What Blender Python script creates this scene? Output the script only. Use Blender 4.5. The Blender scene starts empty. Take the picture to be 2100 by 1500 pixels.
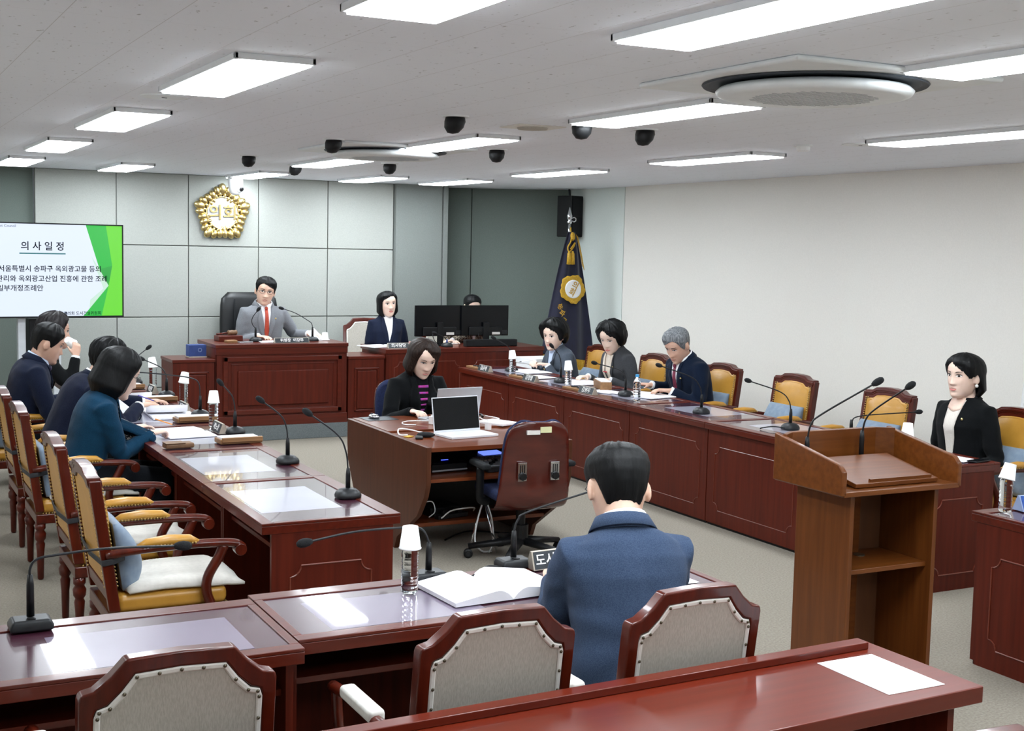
import bpy, bmesh, math, random
from mathutils import Vector as V, Matrix, noise
from mathutils.bvhtree import BVHTree
PI = math.pi
sc = bpy.context.scene
COL = sc.collection
random.seed(7)

# ------------------------------------------------------------------ camera, light, exposure
F_PX, PITCH, ROLL, YAW, CAM_Z = 2642.84, 0.0925400, 0.0223342, 0.4808035, 1.98
cam_d = bpy.data.cameras.new('camera')
cam_d.sensor_width = 36.0
cam_d.lens = F_PX / 2100 * 36.0
cam_d.clip_start = 0.05
cam = bpy.data.objects.new('camera', cam_d)
COL.objects.link(cam)
_f = V((math.sin(YAW) * math.cos(PITCH), math.cos(YAW) * math.cos(PITCH), -math.sin(PITCH)))
_r = V((math.cos(YAW), -math.sin(YAW), 0))
_u = _r.cross(_f)
_r2 = _r * math.cos(ROLL) + _u * math.sin(ROLL)
_u2 = -_r * math.sin(ROLL) + _u * math.cos(ROLL)
cam.matrix_world = Matrix(((_r2.x, _u2.x, -_f.x, 0), (_r2.y, _u2.y, -_f.y, 0), (_r2.z, _u2.z, -_f.z, CAM_Z), (0, 0, 0, 1)))
cam_d.dof.use_dof = False
sc.camera = cam
w = bpy.data.worlds.new('world')
sc.world = w
w.use_nodes = True
w.node_tree.nodes['Background'].inputs[0].default_value = (0.8, 0.9, 1, 1)
w.node_tree.nodes['Background'].inputs[1].default_value = 0.05
sc.view_settings.view_transform = 'Standard'
sc.view_settings.look = 'None'
sc.view_settings.gamma = 1
sc.view_settings.use_curve_mapping = False
sc.view_settings.exposure = 1.62
PANEL_POWER = 9.5
sc.cycles.max_bounces = 9
sc.cycles.diffuse_bounces = 7
sc.cycles.glossy_bounces = 3
sc.cycles.transmission_bounces = 6
sc.cycles.transparent_max_bounces = 8
sc.cycles.caustics_reflective = False
sc.cycles.caustics_refractive = False
sc.cycles.sample_clamp_indirect = 12
sc.cycles.use_denoising = True

# ------------------------------------------------------------------ materials
def lin(c):
    if isinstance(c, str):
        c = tuple(int(c[i:i + 2], 16) for i in (0, 2, 4))
    o = []
    for v in c:
        v = v / 255.0
        o.append(v / 12.92 if v <= 0.04045 else ((v + 0.055) / 1.055) ** 2.4)
    return (o[0], o[1], o[2], 1)

def mat(name, c, rough=0.5, metal=0.0, coat=0.0, c2=None, scale=(20, 20, 20), bump=0.0, bscale=None, detail=3.0, emit=0.0, trans=0.0, spec=None, sheen=0.0, lo=0.35, hi=0.65, coat_rough=0.08, self_lit=False):
    m = bpy.data.materials.new(name)
    m.use_nodes = True
    nt = m.node_tree
    b = nt.nodes['Principled BSDF']
    c = lin(c)
    b.inputs['Base Color'].default_value = (0.02, 0.02, 0.02, 1) if self_lit else c
    b.inputs['Roughness'].default_value = rough
    b.inputs['Metallic'].default_value = metal
    b.inputs['Coat Weight'].default_value = coat
    b.inputs['Coat Roughness'].default_value = coat_rough
    if spec is not None:
        b.inputs['Specular IOR Level'].default_value = spec
    if sheen:
        b.inputs['Sheen Weight'].default_value = sheen
    if trans:
        b.inputs['Transmission Weight'].default_value = trans
    if emit:
        b.inputs['Emission Color'].default_value = c
        b.inputs['Emission Strength'].default_value = emit
    if c2 is not None or bump:
        tc = nt.nodes.new('ShaderNodeTexCoord')
        def nz(s):
            mp = nt.nodes.new('ShaderNodeMapping')
            mp.inputs['Scale'].default_value = s
            nt.links.new(tc.outputs['Object'], mp.inputs[0])
            n = nt.nodes.new('ShaderNodeTexNoise')
            n.inputs['Scale'].default_value = 1.0
            n.inputs['Detail'].default_value = detail
            nt.links.new(mp.outputs[0], n.inputs['Vector'])
            return n
        n = nz(scale)
        if c2 is not None:
            r = nt.nodes.new('ShaderNodeValToRGB')
            r.color_ramp.elements[0].position = lo
            r.color_ramp.elements[1].position = hi
            r.color_ramp.elements[0].color = c
            r.color_ramp.elements[1].color = lin(c2)
            nt.links.new(n.outputs['Fac'], r.inputs[0])
            nt.links.new(r.outputs[0], b.inputs['Base Color'])
            if emit:
                nt.links.new(r.outputs[0], b.inputs['Emission Color'])
        if bump:
            nb = nz(bscale) if bscale else n
            bp = nt.nodes.new('ShaderNodeBump')
            bp.inputs['Strength'].default_value = bump
            bp.inputs['Distance'].default_value = 0.004
            nt.links.new(nb.outputs['Fac'], bp.inputs['Height'])
            nt.links.new(bp.outputs[0], b.inputs['Normal'])
    return m

M = {}
def wood(key, a, b, axis, rough=0.32, coat=0.35, spec=0.3):
    s = [38, 38, 38]
    s[axis] = 2.2
    M[key] = mat(key, a, rough, 0, coat, b, tuple(s), 0.03, None, 5.0, lo=0.3, hi=0.7, spec=spec)
wood('cherry_x', '4c1609', '5d1e0f', 0, 0.34, 0.25); wood('cherry_y', '4c1609', '5d1e0f', 1, 0.34, 0.25); wood('cherry_z', '4c170b', '5c1f10', 2, 0.45, 0.06, 0.22)
wood('chair_wood', '421207', '591c0c', 2, 0.3, 0.3); wood('chair_wood_x', '421207', '591c0c', 0, 0.3, 0.3)
wood('lectern_z', '572d0e', '6b3b17', 2, 0.4, 0.15); wood('lectern_x', '5a2e0d', '6f3d16', 0, 0.36, 0.2)
wood('operator_wood_z', '4a2614', '582e1a', 2, 0.42, 0.1); wood('operator_wood', '632e14', '75391c', 0, 0.3, 0.3)
wood('red_desk', '5c1a0a', '68200d', 0, 0.3, 0.4)
wood('box_wood', '84603f', '9b7550', 0, 0.5, 0.0)
M['plywood'] = mat('plywood_shell', '44140d', 0.25, 0, 0.4, '541d14', (5, 3, 14), 0, None, 6.0)
M['inset'] = mat('lacquer_inset', '442230', 0.25, 0, 0.72, '4c2836', (3, 3, 3), coat_rough=0.03)
M['mat_pad'] = mat('desk_mat', 'a6a5b4', 0.3, 0, 0.8, 'acabba', (4, 4, 4), coat_rough=0.03)
M['mat_pad_dark'] = mat('desk_mat_grey', '776a7e', 0.3, 0, 0.75, '7e7185', (4, 4, 4), coat_rough=0.03)
M['groove'] = mat('moulding_line', '70301f', 0.3, 0, 0.3)
M['leather'] = mat('mustard_leather', 'b5832f', 0.38, 0, 0.1, 'c08d38', (9, 9, 9), 0.12, (60, 60, 60))
M['brass'] = mat('brass_nail', 'b79a62', 0.3, 0.9)
M['nail_dark'] = mat('dark_nail', '6b6455', 0.35, 0.8)
M['cream'] = mat('cream_weave', 'aea89d', 0.85, 0, 0, 'bbb6ac', (260, 260, 60), 0.2, None, 2.0)
M['cream_band'] = mat('cream_piping', 'dedbd4', 0.7, 0, 0, 'e6e4de', (50, 50, 50))
M['cushion'] = mat('blue_grey_foam', '75869a', 0.95, 0, 0, '8091a2', (30, 30, 30), 0.05, None, 2.0, sheen=0.2)
M['strap'] = mat('black_strap', '1e2024', 0.7, 0, 0, '25272b', (60, 60, 60))
M['towel'] = mat('white_quilt', 'd0ccc4', 0.9, 0, 0, 'd9d5cd', (40, 40, 40), 0.25, (35, 35, 35))
M['black_plastic'] = mat('black_plastic', '0e0f11', 0.45, 0, 0, '131416', (40, 40, 40), spec=0.3)
M['dark_grey'] = mat('dark_grey_metal', '1b1d20', 0.42, 0.2, 0, '212427', (40, 40, 40))
M['foam'] = mat('foam_windshield', '0f1114', 0.95, 0, 0, '17191c', (300, 300, 300), 0.4, None, 2.0)
M['chrome'] = mat('chrome', 'd2d4d8', 0.15, 1.0)
M['gold'] = mat('gold_leaf', 'e2cd92', 0.3, 1.0, 0, 'd2ba7c', (14, 14, 14))
M['gold_cloth'] = mat('gold_embroidery', 'd0a62a', 0.6, 0, 0, 'b98e1d', (60, 60, 60), 0.2)
M['white'] = mat('white_paint', 'eceef0', 0.5, 0, 0, 'f2f4f5', (10, 10, 10))
M['paper'] = mat('white_paper', 'eeeef2', 0.8, 0, 0, 'f4f4f8', (10, 10, 10))
M['cup'] = mat('paper_cup_white', 'ececea', 0.6, 0, 0, 'f2f2f0', (10, 10, 10))
M['ink'] = mat('print_ink', '5a5c62', 0.8, 0, 0, '66686e', (90, 90, 90))
M['text_dark'] = mat('dark_lettering', '24262c', 0.7, 0, 0, '2b2d33', (90, 90, 90))
M['text_white'] = mat('white_lettering', 'f0f0ee', 0.6, 0, 0, 'f4f4f2', (90, 90, 90))
M['plate_face'] = mat('plate_black', '2e3338', 0.35, 0.2, 0, '363b40', (30, 30, 30))
M['plate_body'] = mat('plate_champagne', 'b3aa9c', 0.35, 0.5, 0, 'bdb4a6', (30, 30, 30))
M['water'] = mat('clear_bottle_plastic', 'f6fafc', 0.03, 0, 0, trans=1.0)
M['water'].node_tree.nodes['Principled BSDF'].inputs['IOR'].default_value = 1.22
M['blue_cap'] = mat('blue_cap', '3f9ad6', 0.4, 0, 0, '47a3de', (20, 20, 20))
M['navy_fabric'] = mat('navy_chair_fabric', '101c40', 0.9, 0, 0, '1b2a55', (120, 120, 120), 0.2, lo=0.45, hi=0.7)
M['black_leather'] = mat('black_leather', '0b0d10', 0.4, 0, 0, '101316', (20, 20, 20), 0.1, (70, 70, 70))
M['screen_off'] = mat('screen_off', '080a0d', 0.25, 0, 0, '0a0c10', (3, 3, 3), spec=0.25)
M['laptop_silver'] = mat('laptop_silver', 'b9bdc2', 0.35, 0.3, 0, 'c0c4c8', (10, 10, 10))
M['laptop_white'] = mat('laptop_white', 'd9dce2', 0.4, 0, 0, 'e0e3e8', (10, 10, 10))
M['granite'] = mat('grey_platform', '626a6c', 0.75, 0, 0, '747c7e', (160, 160, 160), 0, None, 4.0)
M['blue_box'] = mat('blue_card', '27407c', 0.5, 0, 0, '2d4785', (20, 20, 20))
M['tan_leather'] = mat('tan_leather', '6f5138', 0.5, 0, 0, '7d5e43', (30, 30, 30), 0.1)
M['flag_navy'] = mat('flag_navy', '090b26', 0.8, 0, 0, '0d1030', (40, 40, 12), 0.1, sheen=0.3)
M['lcd_blue'] = mat('lcd_blue', '5f74d8', 0.4, emit=0.6)
M['led_blue'] = mat('led_blue', '3c4df0', 0.4, emit=1.5)
M['led_green'] = mat('led_green', '3f8f3a', 0.4, emit=0.8)
M['sticker_y'] = mat('pale_sticker', 'd9d8a8', 0.7, 0, 0, 'e0dfb2', (20, 20, 20))
M['sticker_w'] = mat('white_sticker', 'd8d4cf', 0.7, 0, 0, 'e0dcd7', (20, 20, 20))

# ------------------------------------------------------------------ mesh helpers
def mesh_obj(name, bm, m, parent=None, smooth=False, bevel=0.0, seg=2, sub=0, solid=0.0, angle=35):
    bmesh.ops.recalc_face_normals(bm, faces=bm.faces[:])
    me = bpy.data.meshes.new(name)
    bm.to_mesh(me)
    bm.free()
    o = bpy.data.objects.new(name, me)
    COL.objects.link(o)
    if m is not None:
        me.materials.append(M[m] if isinstance(m, str) else m)
    if smooth:
        me.polygons.foreach_set('use_smooth', [True] * len(me.polygons))
    if solid:
        s = o.modifiers.new('solid', 'SOLIDIFY'); s.thickness = solid; s.offset = 0
    if bevel:
        b = o.modifiers.new('bevel', 'BEVEL'); b.width = bevel; b.segments = seg; b.limit_method = 'ANGLE'; b.angle_limit = math.radians(angle)
        if not smooth:
            me.polygons.foreach_set('use_smooth', [True] * len(me.polygons))
            b.harden_normals = True
    if sub:
        s = o.modifiers.new('sub', 'SUBSURF'); s.levels = sub; s.render_levels = sub
    if parent is not None:
        o.parent = parent
    return o

def thing(name, label, cat, loc=(0, 0, 0), rz=0.0, group=None):
    o = bpy.data.objects.new(name, None)
    COL.objects.link(o)
    o.empty_display_size = 0.1
    o.location = loc
    o.rotation_euler = (0, 0, rz)
    return tag(o, label, cat, group)

def tag(o, label, cat, group=None):
    o['label'] = label
    o['category'] = cat
    if group:
        o['group'] = group
    return o

def struct(o):
    o['kind'] = 'structure'
    return o

KIDS = {}
def dup(root, loc, rz=0.0, label=None, group=None):
    def cp(o, parent):
        c = o.copy()
        COL.objects.link(c)
        if parent is not None:
            c.parent = parent
        for ch in [x for x in o.children]:
            cp(ch, c)
        return c
    r = cp(root, None)
    r.location = loc
    r.rotation_euler = (0, 0, rz)
    if label: r['label'] = label
    if group: r['group'] = group
    return r

def box(bm, x0, x1, y0, y1, z0, z1, mx=None):
    vs = [V((x, y, z)) for z in (z0, z1) for y in (y0, y1) for x in (x0, x1)]
    if mx is not None:
        vs = [mx @ v for v in vs]
    b = [bm.verts.new(v) for v in vs]
    for f in ((0, 2, 3, 1), (4, 5, 7, 6), (0, 1, 5, 4), (2, 6, 7, 3), (0, 4, 6, 2), (1, 3, 7, 5)):
        bm.faces.new([b[i] for i in f])

def B(*args):
    bm = bmesh.new()
    for a in args:
        box(bm, *a)
    return bm

def loft(bm, rings, cap=True, closed=True):
    vr = [[bm.verts.new(p) for p in r] for r in rings]
    n = len(vr[0])
    for a, b in zip(vr[:-1], vr[1:]):
        for i in range(n if closed else n - 1):
            j = (i + 1) % n
            bm.faces.new((a[i], a[j], b[j], b[i]))
    if cap and closed:
        bm.faces.new(vr[0][::-1]); bm.faces.new(vr[-1])
    return vr

def frames(pts):
    pts = [V(p) for p in pts]
    out = []
    up = None
    for i, p in enumerate(pts):
        t = (pts[min(i + 1, len(pts) - 1)] - pts[max(i - 1, 0)]).normalized()
        if up is None:
            up = V((0, 0, 1)) if abs(t.z) < 0.9 else V((0, 1, 0))
        up = (up - t * up.dot(t)).normalized()
        out.append((p, t, t.cross(up), up))
    return out

def tube(bm, pts, r, n=10, ry=None):
    fr = frames(pts)
    rings = []
    for i, (p, t, s, u) in enumerate(fr):
        ra = r[i] if isinstance(r, (list, tuple)) else r
        rb = (ry[i] if isinstance(ry, (list, tuple)) else ry) if ry is not None else ra
        rings.append([p + s * (ra * math.cos(2 * PI * k / n)) + u * (rb * math.sin(2 * PI * k / n)) for k in range(n)])
    loft(bm, rings)

def T(pts, r, n=10, ry=None):
    bm = bmesh.new(); tube(bm, pts, r, n, ry); return bm

def smoothpath(pts, n=6):
    pts = [V(p) for p in pts]
    P = [pts[0] * 2 - pts[1]] + pts + [pts[-1] * 2 - pts[-2]]
    out = []
    for i in range(1, len(P) - 2):
        a, b, c, d = P[i - 1:i + 3]
        for k in range(n):
            t = k / n
            out.append(0.5 * ((2 * b) + (c - a) * t + (2 * a - 5 * b + 4 * c - d) * t * t + (3 * b - a - 3 * c + d) * t ** 3))
    out.append(pts[-1])
    return out

def lathe(bm, prof, n=20, c=(0, 0, 0), axis=None):
    c = V(c)
    rings = []
    for r, z in prof:
        r = max(r, 0.0004)
        rings.append([c + V((r * math.cos(2 * PI * k / n), r * math.sin(2 * PI * k / n), z)) for k in range(n)])
    if axis is not None:
        q = V((0, 0, 1)).rotation_difference(V(axis)).to_matrix()
        rings = [[c + q @ (p - c) for p in rg] for rg in rings]
    loft(bm, rings)

def LA(prof, n=20, c=(0, 0, 0), axis=None):
    bm = bmesh.new(); lathe(bm, prof, n, c, axis); return bm

def prism(bm, poly, d0, d1, axis='y', mx=None):
    """extrude a 2D polygon: axis y -> poly is (x,z); axis x -> (y,z); axis z -> (x,y)"""
    def P(a, b, d):
        v = V((a, d, b)) if axis == 'y' else V((d, a, b)) if axis == 'x' else V((a, b, d))
        return mx @ v if mx is not None else v
    A = [bm.verts.new(P(a, b, d0)) for a, b in poly]
    Bv = [bm.verts.new(P(a, b, d1)) for a, b in poly]
    n = len(poly)
    bm.faces.new(A); bm.faces.new(Bv[::-1])
    for i in range(n):
        j = (i + 1) % n
        bm.faces.new((A[i], Bv[i], Bv[j], A[j]))

def PR(poly, d0, d1, axis='y', mx=None):
    bm = bmesh.new(); prism(bm, poly, d0, d1, axis, mx); return bm

def blob(bm, c, rx, ry, rz, n=14, mx=None):
    c = V(c)
    rings = []
    for i in range(n + 1):
        ph = -PI / 2 + PI * i / n
        cr = max(math.cos(ph), 0.02)
        rings.append([V((rx * cr * math.cos(2 * PI * k / n), ry * cr * math.sin(2 * PI * k / n), rz * math.sin(ph))) for k in range(n)])
    rings = [[(mx @ p if mx is not None else p) + c for p in r] for r in rings]
    loft(bm, rings)

def text_bm(s, size, mx, depth=0.0015, align='CENTER', sx=1.0):
    cu = bpy.data.curves.new('lettering', 'FONT')
    cu.body = s
    cu.size = size
    cu.extrude = depth
    cu.align_x = align
    cu.align_y = 'CENTER'
    cu.resolution_u = 2
    cu.offset = size * 0.012
    o = bpy.data.objects.new('lettering', cu)
    COL.objects.link(o)
    bpy.context.view_layer.update()
    dg = bpy.context.evaluated_depsgraph_get()
    me = bpy.data.meshes.new_from_object(o.evaluated_get(dg))
    bm = bmesh.new()
    bm.from_mesh(me)
    bpy.data.objects.remove(o)
    bpy.data.curves.remove(cu)
    bpy.data.meshes.remove(me)
    bmesh.ops.transform(bm, matrix=mx @ Matrix.Diagonal((sx, 1, 1, 1)), verts=bm.verts[:])
    return bm

def text_obj(s, size, mx, m, parent, name='lettering', **k):
    return mesh_obj(name, text_bm(s, size, mx, **k), m, parent)

def frame_mx(o, xa, ya):
    """matrix whose x/y axes lie along xa/ya at o (for lettering)"""
    xa = V(xa).normalized(); ya = V(ya).normalized(); za = xa.cross(ya)
    return Matrix(((xa.x, ya.x, za.x, o[0]), (xa.y, ya.y, za.y, o[1]), (xa.z, ya.z, za.z, o[2]), (0, 0, 0, 1)))

# ------------------------------------------------------------------ the room
ZC = 2.66
YB = 13.85
def carpet():
    m = mat('carpet', '7d7569', 0.98, 0, 0, '979084', (90, 90, 90), 0.35, (140, 140, 140), 4.0, lo=0.3, hi=0.7)
    return m
M['carpet'] = carpet()
def ceiling_mat():
    m = mat('ceiling_tile', 'd3d5d9', 0.9)
    nt = m.node_tree
    b = nt.nodes['Principled BSDF']
    tc = nt.nodes.new('ShaderNodeTexCoord')
    n = nt.nodes.new('ShaderNodeTexNoise'); n.inputs['Scale'].default_value = 55; n.inputs['Detail'].default_value = 4
    mp = nt.nodes.new('ShaderNodeMapping'); mp.inputs['Scale'].default_value = (1, 0.45, 1)
    nt.links.new(tc.outputs['Object'], mp.inputs[0]); nt.links.new(mp.outputs[0], n.inputs['Vector'])
    r = nt.nodes.new('ShaderNodeValToRGB')
    r.color_ramp.elements[0].position = 0.27; r.color_ramp.elements[0].color = lin('c0c2c6')
    r.color_ramp.elements[1].position = 0.34; r.color_ramp.elements[1].color = lin('f0f4fb')
    nt.links.new(n.outputs['Fac'], r.inputs[0])
    sx = nt.nodes.new('ShaderNodeSeparateXYZ'); nt.links.new(tc.outputs['Object'], sx.inputs[0])
    def line(sock, period, off, wd):
        a = nt.nodes.new('ShaderNodeMath'); a.operation = 'SUBTRACT'; nt.links.new(sock, a.inputs[0]); a.inputs[1].default_value = off
        d = nt.nodes.new('ShaderNodeMath'); d.operation = 'MODULO'; nt.links.new(a.outputs[0], d.inputs[0]); d.inputs[1].default_value = period
        l = nt.nodes.new('ShaderNodeMath'); l.operation = 'LESS_THAN'; nt.links.new(d.outputs[0], l.inputs[0]); l.inputs[1].default_value = wd
        return l.outputs[0]
    l1 = line(sx.outputs['X'], 0.3, 0.621 - 3.0, 0.0028)
    l2 = line(sx.outputs['Y'], 0.6, -6.0, 0.0012)
    mx = nt.nodes.new('ShaderNodeMath'); mx.operation = 'MAXIMUM'
    nt.links.new(l1, mx.inputs[0]); nt.links.new(l2, mx.inputs[1])
    mix = nt.nodes.new('ShaderNodeMix'); mix.data_type = 'RGBA'
    nt.links.new(mx.outputs[0], mix.inputs['Factor']); nt.links.new(r.outputs[0], mix.inputs['A'])
    mix.inputs['B'].default_value = lin('d2d4d8')
    nt.links.new(mix.outputs['Result'], b.inputs['Base Color'])
    return m
M['ceiling'] = ceiling_mat()
M['panel_wall'] = mat('fabric_wall_panel', 'a3a6a0', 0.9, 0, 0, 'aaada7', (130, 130, 130), 0.08)
M['grey_wall'] = mat('grey_wall_panel', '797e7b', 0.85, 0, 0, '808582', (120, 120, 120), 0.05)
M['dark_wall'] = mat('dark_grey_wall', '667069', 0.9, 0, 0, '6c7670', (120, 120, 120), 0.05)
M['cream_wall'] = mat('cream_wallpaper', 'e9e6df', 0.9, 0, 0, 'edeae3', (90, 90, 90), 0.05)
M['pale_wall'] = mat('pale_green_wall', 'dbe3de', 0.9, 0, 0, 'e0e7e2', (90, 90, 90), 0.05)
M['seam'] = mat('panel_gap', '6b6d6a', 0.9, 0, 0, '727471', (50, 50, 50))
M['skirting'] = mat('skirting', '4a4a49', 0.6, 0, 0, '52524f', (50, 50, 50))

struct(mesh_obj('floor', B((-1.8, 9.0, -2.4, 14.6, -0.1, 0.0)), 'carpet'))
struct(mesh_obj('ceiling', B((-1.8, 9.0, -2.4, 14.6, ZC, ZC + 0.1)), 'ceiling'))
struct(mesh_obj('wall_left', B((-1.9, -1.8, -2.4, 14.6, 0, ZC)), 'cream_wall'))
struct(mesh_obj('wall_front', B((-1.8, 9.0, -2.5, -2.4, 0, ZC)), 'cream_wall'))
# back wall: upholstered panels with gaps in front of a darker backing
bm = B((1.753, 6.29, YB + 0.02, YB + 0.08, 0, ZC))
struct(mesh_obj('wall_back', bm, 'seam'))
xs = [1.753, 2.553, 3.30, 4.063, 4.857, 5.65]
zs = [0.0, 0.39, 1.143, 1.903, ZC]
bm = bmesh.new()
for i in range(5):
    for j in range(4):
        box(bm, xs[i] + 0.004, xs[i + 1] - 0.004, YB, YB + 0.03, zs[j] + 0.004, zs[j + 1] - 0.004)
struct(mesh_obj('trim_1', bm, 'panel_wall', bevel=0.006))
struct(mesh_obj('trim_2', B((5.654, 6.235, YB - 0.06, YB + 0.03, 0, ZC)), 'grey_wall', bevel=0.004))
struct(mesh_obj('trim_3', B((6.245, 6.30, YB - 0.08, 14.5, 0, ZC)), 'grey_wall', bevel=0.004))
struct(mesh_obj('trim_4', B((-1.8, 1.75, YB + 0.1, YB + 0.2, 0, ZC)), 'dark_wall'))
# recessed dark wall beside the right-hand corner
a = V((6.25, 14.40, 0)); b = V((7.76, 13.45, 0))
def slab(a, b, th, z0, z1):
    d = (b - a).normalized(); n = V((-d.y, d.x, 0)) * th
    bm = bmesh.new()
    vs = [bm.verts.new(p) for p in (a + V((0, 0, z0)), b + V((0, 0, z0)), b + n + V((0, 0, z0)), a + n + V((0, 0, z0)), a + V((0, 0, z1)), b + V((0, 0, z1)), b + n + V((0, 0, z1)), a + n + V((0, 0, z1)))]
    for f in ((0, 1, 2, 3), (4, 7, 6, 5), (0, 4, 5, 1), (1, 5, 6, 2), (2, 6, 7, 3), (3, 7, 4, 0)):
        bm.faces.new([vs[i] for i in f])
    return bm
struct(mesh_obj('wall_recess', slab(a + (b - a) * 0.336, b, 0.1, 0, ZC), 'dark_wall'))
struct(mesh_obj('trim_5', slab(a, a + (b - a) * 0.33, 0.1, 0, ZC), 'dark_wall'))
# right-hand wall
ra = V((7.765, 13.5, 0)); rb = V((7.42, 0, 0))
rd = rb - ra
def rpt(y): return ra + rd * ((13.5 - y) / 13.5)
struct(mesh_obj('wall_right', slab(rpt(12.2), rpt(-2.4), 0.1, 0, ZC), 'cream_wall'))
struct(mesh_obj('trim_6', slab(rpt(13.6), rpt(12.21), 0.1, 0, ZC), 'pale_wall'))
struct(mesh_obj('baseboard_right', slab(rpt(13.4) + V((-0.012, 0, 0)), rpt(-2.3) + V((-0.012, 0, 0)), 0.01, 0.002, 0.09), 'skirting'))
# raised platform under the chairman's bench
struct(mesh_obj('floor_platform', B((2.3, 6.9, 12.36, 13.85, 0.0, 0.15)), 'granite', bevel=0.006))
# ------------------------------------------------------------------ ceiling fixtures
M['panel_on'] = mat('led_diffuser', 'edf5fb', 0.5, emit=PANEL_POWER)
M['light_frame'] = mat('light_frame_white', 'e4e7ea', 0.5, 0, 0, 'eaedf0', (10, 10, 10))
def make_light():
    t = thing('ceiling_light', '', 'light', (0, 0, ZC), 0, 'long white panel lights on the ceiling')
    bm = bmesh.new()
    W, L, h = 0.155, 0.64, 0.024
    for a in ((-W, W, -L, -L + 0.016, -h, 0), (-W, W, L - 0.016, L, -h, 0), (-W, -W + 0.016, -L, L, -h, 0), (W - 0.016, W, -L, L, -h, 0)):
        box(bm, *a)
    mesh_obj('frame', bm, 'light_frame', t, bevel=0.003)
    mesh_obj('diffuser', B((-W + 0.016, W - 0.016, -L + 0.016, L - 0.016, -h - 0.007, -0.01)), 'panel_on', t)
    return t
LIGHTS = [(1.44, 2.94, 'white panel light at the top edge of the photo, left of centre'),
          (2.35, 2.94, 'largest white panel light, cut by the top edge above the big air conditioner'),
          (3.58, 2.94, 'white panel light cut by the right edge beside the big air conditioner'),
          (1.44, 5.33, 'big white panel light standing alone at the upper left of the ceiling'),
          (3.62, 5.42, 'long white panel light just left below the big round air conditioner'),
          (5.62, 5.33, 'white panel light cut by the right edge above the seated woman in black'),
          (1.44, 7.68, 'second white panel light of the left-hand ceiling row, near a round speaker plate'),
          (3.62, 7.82, 'white panel light directly right of the small round air conditioner'),
          (5.68, 7.78, 'white panel light beside the smoke detector'),
          (1.44, 10.11, 'third white panel light of the left-hand ceiling row'),
          (3.68, 10.43, 'white panel light just behind the small round air conditioner'),
          (5.75, 10.22, 'white panel light between the black spotlights and the dark recessed wall'),
          (1.45, 12.55, 'farthest white panel light of the left-hand row, above the television'),
          (2.43, 12.75, 'white panel light above the left end of the pale panelled wall'),
          (3.80, 13.05, 'white panel light right above the gold emblem'),
          (4.95, 12.75, 'white panel light above the panelled wall right of the emblem'),
          (5.83, 12.60, 'white panel light above the grey wall strip near the monitors')]
light0 = make_light()
for i, (x, y, lab) in enumerate(LIGHTS):
    if i == 0:
        light0.location = (x, y, ZC); light0['label'] = lab
    else:
        dup(light0, (x, y, ZC), 0, lab)
# two more lamps of the same grid, behind the camera
for i, (x, y) in enumerate(((1.44, 0.5), (3.6, 0.5), (5.7, 0.5), (5.7, 2.94), (-0.8, 5.33), (-0.8, 10.1))):
    dup(light0, (x, y, ZC), 0, 'white panel light of the ceiling grid outside the photo', 'panel lights outside the photo')

M['ac_white'] = mat('ac_white_plastic', 'dfe3e4', 0.45, 0, 0, 'e5e9ea', (10, 10, 10))
M['ac_grey'] = mat('ac_grille_grey', 'b9bec2', 0.5, 0, 0, 'c0c5c9', (10, 10, 10))
M['ac_dark'] = mat('ac_slot_dark', '2e353c', 0.6, 0, 0, '353c43', (10, 10, 10))
def make_ac():
    t = thing('air_conditioner', '', 'air conditioner', (0, 0, ZC), 0, 'round ceiling air conditioners')
    mesh_obj('panel', B((-0.5, 0.5, -0.5, 0.5, -0.022, 0)), 'ac_white', t, bevel=0.015, seg=3)
    mesh_obj('air_slot', LA([(0.41, -0.024), (0.435, -0.03), (0.44, -0.024), (0.3, -0.023)], 64), 'ac_dark', t)
    bm = bmesh.new()
    lathe(bm, [(0.0, -0.075), (0.34, -0.075), (0.375, -0.066), (0.385, -0.05), (0.37, -0.036), (0.30, -0.024), (0, -0.024)], 64)
    d = mesh_obj('disc', bm, 'ac_white', t, smooth=True)
    g = bmesh.new()
    for i in range(-9, 10):
        for j in range(-9, 10):
            x, y = i * 0.026, j * 0.026
            if x * x + y * y < 0.058:
                box(g, x - 0.009, x + 0.009, y - 0.005, y + 0.005, -0.0765, -0.0745)
    mesh_obj('grille', g, 'ac_grey', d)
    return t
ac = make_ac(); ac.location = (3.43, 4.05, ZC); ac['label'] = 'big near round ceiling air conditioner at upper right, with a white disc'
dup(ac, (3.5, 8.75, ZC), 0, 'small far round ceiling air conditioner beside the black spotlights')

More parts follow.
